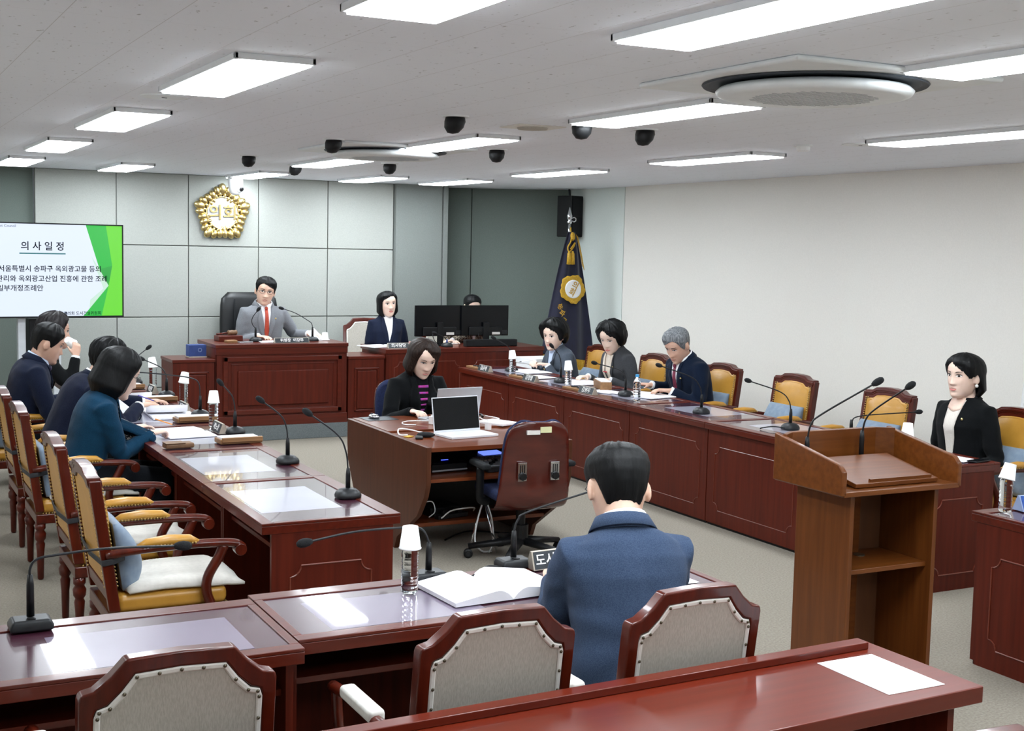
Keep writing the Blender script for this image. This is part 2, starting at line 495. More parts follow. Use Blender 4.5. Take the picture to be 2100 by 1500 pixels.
def make_spot():
    t = thing('ceiling_spotlight', '', 'spotlight', (0, 0, ZC), 0, 'black ceiling spotlights')
    mesh_obj('base_plate', LA([(0, -0.008), (0.07, -0.008), (0.075, 0.0), (0, 0)], 24), 'ac_white', t, smooth=False)
    bm = bmesh.new()
    lathe(bm, [(0.0, 0.002), (0.05, 0.002), (0.057, -0.03), (0.052, -0.062), (0.03, -0.09), (0.0, -0.096)], 20)
    for v in bm.verts:
        if v.co.z < -0.02: v.co.x -= 0.2 * (-v.co.z - 0.02)
    mesh_obj('lamp_head', bm, 'black_plastic', t, smooth=True)
    return t
SP = [(2.91, 6.29, 'black ceiling spotlight nearest the camera, left of the two by the long light'), (3.60, 6.14, 'black ceiling spotlight tucked under the near edge of a long panel light'), (4.09, 6.26, 'black ceiling spotlight at the right, beyond the panel light, standing alone'), (4.14, 8.24, 'black ceiling spotlight right of the small air conditioner'), (2.92, 8.22, 'black ceiling spotlight overlapping the left rim of the small air conditioner'), (2.94, 10.3, 'leftmost black ceiling spotlight, left of the small air conditioner'), (3.64, 11.25, 'stubby black ceiling spotlight between two far panel lights'), (4.18, 10.35, 'black ceiling spotlight below the small air conditioner, above a far panel light')]
sp0 = make_spot()
for i, (x, y, lab) in enumerate(SP):
    if i == 0: sp0.location = (x, y, ZC); sp0['label'] = lab
    else: dup(sp0, (x, y, ZC), 0.9 * (i % 2), lab)
t = thing('smoke_detector', 'white round smoke detector on the ceiling at right', 'smoke detector', (5.44, 6.5, ZC))
mesh_obj('base', LA([(0, 0), (0.06, 0), (0.06, -0.012), (0.0, -0.012)], 24), 'ac_white', t)
mesh_obj('sensor', LA([(0, -0.012), (0.045, -0.012), (0.042, -0.035), (0.03, -0.042), (0, -0.042)], 24), 'white', t)
t = thing('ceiling_speaker', 'round white speaker plate on the ceiling beside the left panel lights', 'ceiling speaker', (1.40, 6.36, ZC), 0, 'round ceiling speaker plates')
mesh_obj('plate', LA([(0, 0), (0.115, 0), (0.112, -0.006), (0.0, -0.007)], 32), 'ac_white', t)
mesh_obj('badge', B((-0.012, 0.012, -0.004, 0.004, -0.009, -0.006)), 'dark_grey', t)
dup(t, (5.66, 6.22, ZC), 0, 'round white speaker plate beside the smoke detector')
t = thing('ceiling_vent', 'small square ceiling vent beside the long panel light', 'vent', (3.52, 6.56, ZC))
mesh_obj('frame', B((-0.15, 0.15, -0.13, 0.13, -0.006, 0)), 'cream_band', t, bevel=0.003)
mesh_obj('grille', LA([(0, -0.006), (0.09, -0.006), (0.085, -0.016), (0, -0.012)], 28), 'cream', t)

t = thing('dome_camera', 'white pan-tilt dome camera hanging from the ceiling above the gold emblem', 'camera', (3.71, 13.5, ZC), 0.45)
mesh_obj('mount', LA([(0, 0), (0.085, 0), (0.085, -0.03), (0.075, -0.045), (0, -0.045)], 28), 'white', t, smooth=False, bevel=0.003)
mesh_obj('body', LA([(0.074, -0.05), (0.078, -0.07), (0.073, -0.14), (0.06, -0.19), (0.03, -0.21), (0, -0.212)], 28), 'white', t, smooth=True)
bm = bmesh.new(); blob(bm, (0, -0.055, -0.14), 0.038, 0.04, 0.05)
hd = mesh_obj('camera_head', bm, 'ac_white', t, smooth=True)
mesh_obj('lens', LA([(0, 0), (0.022, 0), (0.024, 0.014), (0.014, 0.02), (0, 0.016)], 18, (0, -0.088, -0.148), (0, -1, -0.3)), 'black_plastic', hd, smooth=True)

# ------------------------------------------------------------------ wall emblem: gold blossom with raised letters
def emblem_outline(a, r0, k):
    return r0 * (1 + k * math.cos(5 * (a - PI / 2)))
t = thing('wall_emblem', 'gold blossom council emblem on the pale panelled wall', 'emblem', (3.655, YB - 0.005, 2.262))
bm = bmesh.new()
n = 25
for i in range(n):
    a = PI / 2 + 2 * PI * i / n
    r = emblem_outline(a, 0.236, 0.09)
    c = V((r * math.cos(a), -0.03, r * math.sin(a)))
    sc_ = 1.25 if i % 5 == 0 else 1.0
    rot = Matrix.Rotation(-(a - PI / 2), 3, 'Y')
    blob(bm, c, 0.036 * sc_, 0.032, 0.05 * sc_, 10, rot)
    r2 = r - 0.055
    blob(bm, (r2 * math.cos(a + 0.12), -0.022, r2 * math.sin(a + 0.12)), 0.02, 0.026, 0.035, 8, rot)
mesh_obj('petals', bm, 'gold', t, smooth=True)
mesh_obj('disc', LA([(0, 0), (0.172, 0), (0.172, 0.035), (0, 0.035)], 48, (0, 0, 0), (0, -1, 0)), 'white', t)
ring = [(0.172 * math.cos(2 * PI * k / 48), -0.036, 0.172 * math.sin(2 * PI * k / 48)) for k in range(49)]
mesh_obj('rim', T(ring, 0.008, 8), 'gold', t, smooth=True)
text_obj('의회', 0.172, frame_mx((0, -0.045, -0.004), (1, 0, 0), (0, 0, 1)), 'gold', t, depth=0.012)

# ------------------------------------------------------------------ television with the agenda slide
M['slide_bg'] = mat('slide_white', 'dbe6f8', 0.4, emit=0.36, self_lit=True)
M['slide_green'] = mat('slide_green', '21b23c', 0.4, emit=0.38, self_lit=True)
M['slide_lime'] = mat('slide_lime', '63cf2b', 0.4, emit=0.38, self_lit=True)
M['slide_deep'] = mat('slide_deep_green', '189a34', 0.4, emit=0.38, self_lit=True)
M['slide_pale'] = mat('slide_pale', 'c4e2d2', 0.4, emit=0.36, self_lit=True)
M['slide_teal'] = mat('slide_teal', '2f7a80', 0.4, emit=0.3, self_lit=True)
M['slide_ink'] = mat('slide_ink', '14161f', 0.9, spec=0.1)
M['slide_grey'] = mat('slide_grey', '6f7c96', 0.5, emit=0.3, self_lit=True)
TW, TH = 1.53, 0.885
tv = thing('television', 'large flat television on a stand showing a white and green agenda slide', 'television', (1.66, 12.73, 0), 0.10)
z0 = 1.212
bm = B((-TW / 2, TW / 2, 0.0, 0.05, z0, z0 + TH)); box(bm, -TW / 2, TW / 2, -0.012, 0, z0, z0 + 0.014); box(bm, -TW / 2, TW / 2, -0.012, 0, z0 + TH - 0.012, z0 + TH); box(bm, -TW / 2, -TW / 2 + 0.012, -0.012, 0, z0, z0 + TH); box(bm, TW / 2 - 0.012, TW / 2, -0.012, 0, z0, z0 + TH)
mesh_obj('cabinet', bm, 'black_plastic', tv)
scr = mesh_obj('screen', B((-TW / 2 + 0.012, TW / 2 - 0.012, -0.004, 0, z0 + 0.014, z0 + TH - 0.012)), 'slide_bg', tv)
def tvp(px, py):
    """slide coordinates -> screen plane"""
    return (TW / 2 - 0.012 - (248 - px) / 187.0 * TH * 0.985 * 0.962, z0 + TH - 0.012 - (py - 463) / 185.0 * (TH - 0.026))
def tvpoly(name, pts, m, d):
    mesh_obj(name, PR([tvp(*p) for p in pts], -0.004 - d, -0.004), m, scr)
tvpoly('green_shape', [(172, 463), (214, 463), (227, 545), (200, 552)], 'slide_green', 0.001)
tvpoly('green_shape', [(214, 463), (248, 463), (248, 648), (204, 648), (219, 586), (227, 545)], 'slide_lime', 0.001)
tvpoly('green_shape', [(200, 552), (227, 545), (219, 586)], 'slide_deep', 0.0012)
tvpoly('green_shape', [(219, 586), (204, 648), (166, 648)], 'slide_green', 0.0012)
tvpoly('pale_shape', [(183, 525), (200, 552), (219, 586), (208, 592), (196, 560)], 'slide_pale', 0.0008)
tvpoly('pale_shape', [(208, 592), (219, 586), (178, 636), (180, 615)], 'slide_pale', 0.0008)
def tvtext(s, px, py, h, m, align='RIGHT', **k):
    x, z = tvp(px, py)
    text_obj(s, h, frame_mx((x, -0.0062, z), (1, 0, 0), (0, 0, 1)), m, scr, name='slide_lettering', align=align, depth=0.0005, **k)
tvtext('의 사 일 정', 128, 508, 0.088, 'slide_ink')
tvpoly('slide_underline', [(37, 520.5), (130, 520.5), (130, 523), (37, 523)], 'slide_teal', 0.001)
tvtext('서울특별시 송파구 옥외광고물 등의', 204, 553, 0.064, 'slide_ink')
tvtext('관리와 옥외광고산업 진흥에 관한 조례', 217, 573, 0.064, 'slide_ink')
tvtext('일부개정조례안', 84, 592, 0.064, 'slide_ink')
tvtext('송파구의회 도시건설위원회', 203, 643, 0.037, 'slide_ink')
tvtext('Songpa-gu District Council', 31, 468, 0.034, 'slide_grey')
x, z = tvp(129, 643)
mesh_obj('slide_badge', LA([(0, 0), (0.017, 0), (0.017, 0.001), (0, 0.001)], 20, (x, -0.004, z), (0, -1, 0)), 'slide_grey', scr)
M['tv_stand_white'] = mat('stand_white', 'cdd3d8', 0.4, 0.1, 0, 'd3d9de', (20, 20, 20))
mesh_obj('stand_column', B((-0.2, -0.13, 0.06, 0.12, 0.05, 1.75), (0.12, 0.19, 0.06, 0.12, 0.05, 1.75)), 'tv_stand_white', tv, bevel=0.006)
mesh_obj('stand_base', B((-0.45, 0.45, -0.2, 0.4, 0.02, 0.055)), 'tv_stand_white', tv, bevel=0.01)
mesh_obj('stand_shelf', B((-0.1, 0.12, 0.05, 0.3, 0.75, 1.2)), 'black_plastic', tv, bevel=0.006)
for sx in (-1, 1):
    for sy in (-0.15, 0.35):
        mesh_obj('caster', LA([(0, -0.012), (0.025, -0.012), (0.025, 0.012), (0, 0.012)], 14, (0.4 * sx, sy, 0.025), (1, 0, 0)), 'black_plastic', tv)

# ------------------------------------------------------------------ chairman's bench on the platform
def rect_line(bm, x0, x1, z0, z1, y, th, d):
    box(bm, x0, x1, y - d, y, z1 - th, z1); box(bm, x0, x1, y - d, y, z0, z0 + th)
    box(bm, x0, x0 + th, y - d, y, z0, z1); box(bm, x1 - th, x1, y - d, y, z0, z1)
PF = 12.36
t = thing('chairman_desk', 'tall dark wooden chairman desk with nested raised front panels on a grey platform', 'desk', (3.885, PF, 0.15))
hw = 0.675
mesh_obj('front_panel', B((-hw + 0.01, hw - 0.01, 0.012, 0.05, 0.0, 0.775)), 'cherry_z', t)
mesh_obj('desk_top', B((-hw - 0.006, hw + 0.006, -0.008, 0.72, 0.775, 0.812)), 'cherry_x', t, bevel=0.005)
mesh_obj('upper_ledge', B((-hw, hw, 0.0, 0.03, 0.71, 0.775)), 'cherry_x', t, bevel=0.004)
bm = bmesh.new(); rect_line(bm, -hw + 0.07, hw - 0.06, 0.115, 0.69, 0.014, 0.05, 0.022)
mesh_obj('outer_moulding', bm, 'cherry_x', t, bevel=0.008)
bm = bmesh.new(); rect_line(bm, -hw + 0.15, hw - 0.14, 0.16, 0.62, 0.014, 0.012, 0.008)
mesh_obj('inner_moulding', bm, 'cherry_x', t, bevel=0.004)
mesh_obj('raised_panel', B((-hw + 0.215, hw - 0.2, -0.008, 0.014, 0.205, 0.55)), 'cherry_z', t, bevel=0.01)
for s in (-1, 1):
    mesh_obj('side_panel', B((s * hw - 0.02 * (s > 0), s * hw + 0.02 * (s < 0), 0.03, 0.7, 0.0, 0.775)), 'cherry_z', t)
mesh_obj('plinth', B((-hw, hw, 0.0, 0.012, 0, 0.1)), 'cherry_x', t, bevel=0.003)
def credenza(x0, x1, lab, top=0.672):
    t = thing('side_cabinet', lab, 'cabinet', (x0, PF, 0.15), 0, 'low cabinets beside the chairman desk')
    W = x1 - x0
    mesh_obj('body', B((0.006, W - 0.006, 0.012, 0.5, 0, top - 0.03)), 'cherry_z', t)
    mesh_obj('top', B((0, W, 0.0, 0.52, top - 0.03, top)), 'cherry_x', t, bevel=0.004)
    bm = bmesh.new(); rect_line(bm, 0.07, W - 0.06, 0.1, top - 0.12, 0.013, 0.022, 0.012)
    mesh_obj('moulding', bm, 'cherry_x', t, bevel=0.006)
    mesh_obj('raised_panel', B((0.1, W - 0.09, -0.002, 0.013, 0.13, top - 0.15)), 'cherry_z', t, bevel=0.01)
credenza(2.79, 3.203, 'low wooden cabinet left of the chairman desk, a navy box on it')
credenza(4.567, 4.968, 'low wooden cabinet between the chairman desk and the clerk desk')
t = thing('clerk_desk', 'long wooden clerk desk with two monitors, right of the chairman desk', 'desk', (4.975, PF, 0.15))
W = 1.87
mesh_obj('front_panel', B((0.01, W - 0.01, 0.012, 0.05, 0, 0.7)), 'cherry_z', t)
mesh_obj('desk_top', B((0, W, 0.0, 0.74, 0.69, 0.738)), 'cherry_x', t, bevel=0.005)
for x in (0.005, W - 0.03):
    mesh_obj('side_panel', B((x, x + 0.025, 0.04, 0.7, 0, 0.69)), 'cherry_z', t)

def notch_path(x0, x1, z0, z1, y, r=0.055):
    """moulding line with concave corner notches"""
    P = []
    for cx, cz, a0 in ((x1, z1, 180), (x1, z0, 90), (x0, z0, 0), (x0, z1, 270)):
        pass
    def arc(cx, cz, a0, a1):
        for k in range(6):
            a = math.radians(a0 + (a1 - a0) * k / 5)
            P.append((cx + r * math.cos(a), y, cz + r * math.sin(a)))
    arc(x0, z0, 90, 0); arc(x1, z0, 180, 90); arc(x1, z1, 270, 180); arc(x0, z1, 360, 270)
    P.append(P[0]); P.append(P[1])
    return P
bm = T(notch_path(0.1, 0.85, 0.1, 0.6, 0.012), 0.004, 6); tube(bm, notch_path(1.0, 1.77, 0.1, 0.6, 0.012), 0.004, 6)
mesh_obj('moulding', bm, 'groove', t)

# ------------------------------------------------------------------ the council bench units
def desk_unit(W, D, lab, loc, rz, group, mats=1, pad='mat_pad', ends=(False, False), cat='desk'):
    """x along the bench, y from the seat side (0) to the front (D)"""
    t = thing('council_desk', lab, cat, loc, rz, group)
    H, th, bd = 0.75, 0.05, 0.055
    bm = bmesh.new()
    h = W / 2
    box(bm, -h, h, 0, D, H - th, H - 0.012)
    box(bm, -h, h, 0, bd, H - 0.012, H); box(bm, -h, h, D - bd - 0.02, D, H - 0.012, H)
    box(bm, -h, -h + 0.03, bd, D - bd - 0.02, H - 0.012, H); box(bm, h - 0.03, h, bd, D - bd - 0.02, H - 0.012, H)
    mesh_obj('desk_top', bm, 'cherry_x', t, bevel=0.003)
    mesh_obj('glass_inset', B((-h + 0.031, h - 0.031, bd + 0.001, D - bd - 0.021, H - 0.0118, H - 0.004)), 'inset', t)
    n = mats
    for i in range(n):
        cx = -h + (i + 0.5) * W / n
        pw = min(0.56, W / n - 0.12)
        mesh_obj('desk_mat', B((cx - pw / 2, cx + pw / 2, bd + 0.015, bd + 0.40 * D / 0.65, H - 0.0055, H - 0.0035)), pad, t)
    mesh_obj('front_panel', B((-h + 0.004, h - 0.004, D - 0.06, D - 0.035, 0.02, H - th)), 'cherry_z', t)
    mesh_obj('plinth', B((-h + 0.01, h - 0.01, D - 0.08, D - 0.05, 0.0, 0.02)), 'black_plastic', t)
    bm = bmesh.new()
    tube(bm, [(p[0], D - 0.034, p[2]) for p in notch_path(-h + 0.09, h - 0.09, 0.12, H - 0.17, 0)], 0.003, 6)
    mesh_obj('moulding', bm, 'groove', t)
    for k, s in enumerate((-1, 1)):
        x = s * (h - 0.016)
        sp = mesh_obj('side_panel', B((x - 0.012, x + 0.012, 0.10 if not ends[k] else 0.045, D - 0.06, 0.0, H - th)), 'cherry_z', t)
        if ends[k]:
            bm = bmesh.new()
            tube(bm, [(x + s * 0.013, p[0], p[2]) for p in notch_path(0.13, D - 0.14, 0.1, H - 0.2, 0, 0.05)], 0.004, 6)
            mesh_obj('moulding', bm, 'groove', sp)
    mesh_obj('shelf', B((-h + 0.03, h - 0.03, 0.14, D - 0.06, 0.56, 0.58)), 'cherry_x', t)
    return t
LX0, LX1 = 1.60, 2.252
L_UL = [5.385 + 1.035 * i for i in range(7)]
labs = ['bare empty desk at the near end of the left bench', 'bare empty desk of the left bench beside the woman in teal', 'left bench desk where the woman in teal writes', 'left bench desk with an open white booklet, second from the woman in teal', 'left bench desk of the man in navy with short hair', 'far left bench desk of the person drinking from a paper cup']
for i in range(6):
    desk_unit(1.033, 0.652, labs[i], (LX0, L_UL[i] + 0.5175, 0), -PI / 2, 'desks of the left bench', ends=(False, i == 0))
RX0, RX1 = 6.16, 5.505
labs = ['right bench desk of the woman in the black jacket, at the near end', 'empty right bench desk behind the lectern', 'empty right bench desk right of the grey-haired man', 'right bench desk of the grey-haired man in a navy suit', 'right bench desk of the woman with a cream scarf', 'far right bench desk of the woman in a grey jacket']
for i in range(6):
    y = 5.43 + 1.05 * i
    desk_unit(1.048, 0.655, labs[i], (RX0, y + 0.525, 0), PI / 2, 'desks of the right bench', ends=(i == 0, False))
FY0 = 3.745
desk_unit(1.67, 0.565, 'front desk of the man in the blue jacket, with an open booklet', (2.065, FY0, 0), 0, 'front desks', 2, 'mat_pad_dark', ends=(False, True))
desk_unit(1.66, 0.60, 'front desk at the lower left with a lone microphone, a pale reflection on it', (0.395, FY0 - 0.08, 0), 0.0, 'front desks', 2, 'mat_pad_dark')
desk_unit(1.7, 0.60, 'front desk cut by the right edge, with a blue name plate', (5.70, FY0 + 0.09, 0), 0.0, 'front desks', 2, 'mat_pad_dark', ends=(True, False))

# reddish desk along the bottom edge
t = thing('reporter_desk', 'glossy reddish wooden desk along the bottom edge with a sheet of paper', 'desk', (1.85, 2.53, 0), 0.03)
mesh_obj('desk_top', B((-1.2, 1.04, 0, 0.46, 0.70, 0.75)), 'red_desk', t, bevel=0.004)
mesh_obj('back_ledge', B((-1.2, 0.985, 0.40, 0.45, 0.75, 0.773)), 'red_desk', t, bevel=0.003)
mesh_obj('front_panel', B((-1.18, 0.98, 0.36, 0.385, 0.03, 0.70)), 'cherry_z', t)
for x in (-1.18, 0.955):
    mesh_obj('side_panel', B((x, x + 0.025, 0.05, 0.36, 0.0, 0.70)), 'cherry_z', t)

# ------------------------------------------------------------------ lectern
M['lectern_dark'] = mat('lectern_inside', '5a3822', 0.5, 0, 0, '694328', (12, 12, 2))
t = thing('lectern', 'brown wooden lectern with an open back and a shelf, two microphones on it', 'lectern', (4.09, 4.36, 0), 0.0)
ww = 0.335
for s in (-1, 1):
    poly = [(-0.235, 0.95), (-0.235, 1.055), (-0.205, 1.085), (0.225, 1.165), (0.225, 0.95)]
    x = s * ww
    mesh_obj('head_side', PR(poly, x - 0.013, x + 0.013, 'x'), 'lectern_x', t, bevel=0.006)
    mesh_obj('base_side', B((s * 0.245 - 0.012, s * 0.245 + 0.012, -0.19, 0.16, 0.05, 0.95)), 'lectern_z', t, bevel=0.002)
mesh_obj('head_front', B((-ww + 0.08, ww - 0.08, 0.215, 0.24, 0.95, 1.163)), 'lectern_x', t, bevel=0.004)
for s in (-1, 1):
    a0 = V((s * (ww - 0.085), 0.24, 0)); a1 = V((s * ww, 0.18, 0))
    mesh_obj('head_corner', slab(a0, a1, 0.02 * -s, 0.95, 1.162), 'lectern_x', t)
mesh_obj('head_floor', B((-ww, ww, -0.235, 0.225, 0.945, 0.968)), 'lectern_x', t, bevel=0.003)
mx = Matrix.Translation((0.0, -0.19, 0.99)) @ Matrix.Rotation(math.radians(11), 4, 'X')
rest = mesh_obj('reading_rest', B((-0.23, 0.25, 0, 0.33, -0.02, 0.0, mx)), 'lectern_x', t, bevel=0.003)
mesh_obj('paper_stop', B((-0.14, 0.22, 0.012, 0.024, 0.0, 0.012, mx)), 'lectern_x', rest)
mesh_obj('front_board', B((-0.245, 0.245, 0.14, 0.16, 0.05, 0.95)), 'lectern_dark', t)
mesh_obj('centre_batten', B((-0.07, 0.07, 0.10, 0.14, 0.05, 0.945)), 'lectern_x', t)
mesh_obj('shelf', B((-0.232, 0.232, -0.16, 0.14, 0.58, 0.602)), 'lectern_x', t, bevel=0.003)
mesh_obj('grommet', LA([(0.016, 0), (0.026, 0), (0.026, 0.004), (0.016, 0.004)], 20, (0.03, 0.05, 0.602)), 'nail_dark', t)
mesh_obj('base_plate', B((-0.30, 0.30, -0.22, 0.2, 0.0, 0.05)), 'lectern_x', t, bevel=0.004)
mesh_obj('cable', T(smoothpath([(-0.15, 0.13, 0.94), (-0.17, 0.1, 0.8), (-0.2, 0.09, 0.65), (-0.21, 0.05, 0.61)]), 0.003, 6), 'black_plastic', t)

# ------------------------------------------------------------------ operator console in the middle
t = thing('operator_desk', 'brown wooden operator desk in the middle with two laptops, curved side panels and open shelves', 'desk', (3.68, 7.17, 0), 0)
sidep = [(0, 0.735), (1.40, 0.735), (1.40, 0.56), (1.385, 0.45), (1.28, 0.28), (1.22, 0.18), (1.2, 0.0), (0.50, 0.0), (0.46, 0.08), (0.30, 0.18), (0.14, 0.28), (0.03, 0.42), (0.0, 0.5)]
for s in (-1, 1):
    mesh_obj('side_panel', PR(sidep, s * 0.5 - 0.016, s * 0.5 + 0.016, 'x'), 'operator_wood_z', t, bevel=0.003)
mesh_obj('near_top', B((-0.484, 0.484, 0.02, 0.70, 0.70, 0.728)), 'operator_wood', t, bevel=0.003)
mesh_obj('far_top', B((-0.484, 0.484, 0.705, 1.39, 0.712, 0.74)), 'operator_wood', t, bevel=0.003)
mesh_obj('middle_shelf', B((-0.484, 0.484, 0.06, 0.68, 0.50, 0.522)), 'operator_wood', t, bevel=0.002)
mesh_obj('bottom_shelf', B((-0.484, 0.484, 0.30, 1.1, 0.17, 0.195)), 'operator_wood', t, bevel=0.002)
mesh_obj('divider', B((-0.484, 0.484, 0.68, 0.70, 0.17, 0.70)), 'black_plastic', t)
mesh_obj('top_rail', B((-0.484, 0.484, 1.36, 1.385, 0.3, 0.712)), 'operator_wood', t)

# ------------------------------------------------------------------ mustard leather armchairs
def back_point(z):   # lean of the chair back: y at height z
    return -0.225 - 0.14 * (z - 0.45)
def chair_back_outline(kind):
    if kind == 'leather':
        return [(-0.238, 0.955), (-0.234, 0.978), (-0.165, 0.982), (-0.125, 1.004), (-0.04, 1.012), (0.04, 1.012), (0.125, 1.004), (0.165, 0.982), (0.234, 0.978), (0.238, 0.955)]
    return [(-0.24, 0.89), (-0.235, 0.905), (-0.205, 0.912), (-0.165, 0.945), (-0.13, 0.985), (0, 0.99), (0.13, 0.985), (0.165, 0.945), (0.205, 0.912), (0.235, 0.905), (0.24, 0.89)]
def shear(bm):
    for v in bm.verts:
        v.co.y += back_point(v.co.z)
    return bm
def make_leather_chair():
    t = thing('leather_armchair', '', 'chair')
    # posts and crest
    for s in (-1, 1):
        bm = bmesh.new()
        loft(bm, [[V((s * (0.235 - a), y0, z)) for a, y0 in ((-0.018, -0.024), (0.018, -0.024), (0.018, 0.024), (-0.018, 0.024))] for z in (0.40, 0.55, 0.75, 0.965)])
        mesh_obj('back_post', shear(bm), 'chair_wood', t, bevel=0.005)
    top = chair_back_outline('leather')
    bm = bmesh.new()
    for k, (dz, dy) in enumerate(((0.0, 0.030), (-0.011, 0.035), (-0.022, 0.030))):
        pts = [(x * (1 - 0.012 * k), z + dz) for x, z in top]
        low = [(x * 0.97, z - 0.016) for x, z in pts[::-1]]
        prism(bm, pts + low, -0.03 + 0.003 * k, dy - 0.004, 'y')
    pts = [(x * 0.97, z - 0.03) for x, z in top]
    prism(bm, pts + [(x * 0.93, z - 0.03) for x, z in pts[::-1]], -0.024, 0.022, 'y')
    mesh_obj('crest_rail', shear(bm), 'chair_wood_x', t, bevel=0.004)
    inner = [(x * 0.9, z - 0.055) for x, z in top]
    bk = inner + [(0.205, 0.5), (-0.205, 0.5)]
    bm = PR(bk, -0.018, 0.028, 'y')
    bp = mesh_obj('backrest', shear(bm), 'leather', t, bevel=0.016, seg=4)
    bm = bmesh.new()
    # padded bulge following the outline of the back
    def top_z(x):
        for (xa, za), (xb, zb) in zip(inner[:-1], inner[1:]):
            if xa <= x <= xb: return za + (zb - za) * (x - xa) / max(1e-6, xb - xa)
        return inner[0][1]
    g = []
    for j in range(17):
        r = []
        for i in range(21):
            u = i / 20 * 2 - 1; v = j / 16
            x = u * 0.198
            z = 0.51 + (top_z(x) - 0.008 - 0.51) * v
            r.append(bm.verts.new((x, 0.024 + 0.034 * (1 - abs(u) ** 3.5) * (1 - abs(2 * v - 1) ** 4), z)))
        g.append(r)
    for j in range(16):
        for i in range(20):
            bm.faces.new((g[j][i], g[j][i + 1], g[j + 1][i + 1], g[j + 1][i]))
    mesh_obj('pad', shear(bm), 'leather', bp, smooth=True)
    bm = bmesh.new()
    def nail(x, y, z, d):
        blob(bm, (x, y, z), 0.0055, 0.0055, 0.0055, 6)
    for side in (0.031, -0.021):
        P = [(-0.208, 0.5 + 0.017 * i) for i in range(25)] + [(0.208, 0.5 + 0.017 * i) for i in range(25)]
        for (xa, za), (xb, zb) in zip(inner[:-1], inner[1:]):
            n = max(1, int(math.hypot(xb - xa, zb - za) / 0.017))
            P += [(xa + (xb - xa) * i / n, za + (zb - za) * i / n) for i in range(n)]
        for x, z in P:
            if z < 0.925: nail(x, side, z, 1)
    mesh_obj('back_nailheads', shear(bm), 'brass', t)['kind'] = 'stuff'
    mesh_obj('lower_rail', shear(PR([(-0.22, 0.44), (0.22, 0.44), (0.22, 0.5), (-0.22, 0.5)], -0.02, 0.02)), 'chair_wood_x', t, bevel=0.004)
    mesh_obj('seat_frame', B((-0.255, 0.255, -0.24, 0.26, 0.33, 0.385)), 'chair_wood_x', t, bevel=0.006)
    mesh_obj('seat', B((-0.245, 0.245, -0.21, 0.265, 0.385, 0.465)), 'leather', t, bevel=0.03, seg=4)
    bm = bmesh.new()
    for i in range(28):
        x = -0.24 + 0.48 * i / 27
        blob(bm, (x, 0.262, 0.39), 0.0055, 0.0055, 0.0055, 6)
        for s in (-1, 1): blob(bm, (s * 0.25, -0.2 + 0.45 * i / 27, 0.39), 0.0055, 0.0055, 0.0055, 6)
    mesh_obj('seat_nailheads', bm, 'brass', t)['kind'] = 'stuff'
    for s in (-1, 1):
        x = s * 0.275
        pth = smoothpath([(s * 0.245, back_point(0.64) + 0.0, 0.645), (x, -0.12, 0.665), (x, 0.10, 0.67), (x, 0.24, 0.665), (x, 0.30, 0.655), (x, 0.325, 0.635)])
        arm = mesh_obj('arm', T(pth, 0.024, 10, 0.019), 'chair_wood', t, smooth=True)
        bm = T([(x - 0.026, 0.31, 0.632), (x + 0.026, 0.31, 0.632)], 0.027, 16)
        mesh_obj('scroll', bm, 'chair_wood', arm, bevel=0.004)
        pad = [(x, -0.13, 0.678), (x, -0.09, 0.69), (x, 0.0, 0.697), (x, 0.09, 0.694), (x, 0.13, 0.68)]
        pd = mesh_obj('arm_pad', T(pad, [0.014, 0.029, 0.031, 0.029, 0.014], 12, [0.008, 0.02, 0.024, 0.02, 0.008]), 'leather', arm, smooth=True)
        bm = bmesh.new()
        for i in range(16):
            for q in (-1, 1): blob(bm, (x + q * 0.029, -0.11 + 0.22 * i / 15, 0.682), 0.005, 0.005, 0.005, 6)
        mesh_obj('arm_nailheads', bm, 'brass', arm)['kind'] = 'stuff'
        sup = smoothpath([(x, 0.24, 0.655), (x, 0.215, 0.60), (x, 0.17, 0.52), (x, 0.165, 0.45), (x, 0.20, 0.36)])
        mesh_obj('arm_support', T(sup, 0.022, 10), 'chair_wood', t, smooth=True)
        prof = [(0.013, 0.0), (0.018, 0.01), (0.021, 0.15), (0.026, 0.21), (0.02, 0.225), (0.03, 0.24), (0.033, 0.27), (0.022, 0.29), (0.03, 0.30), (0.03, 0.33), (0.0, 0.33)]
        for y in (-0.215, 0.225):
            mesh_obj('leg', LA(prof, 14, (s * 0.225, y, 0)), 'chair_wood', t, smooth=True)
    return t

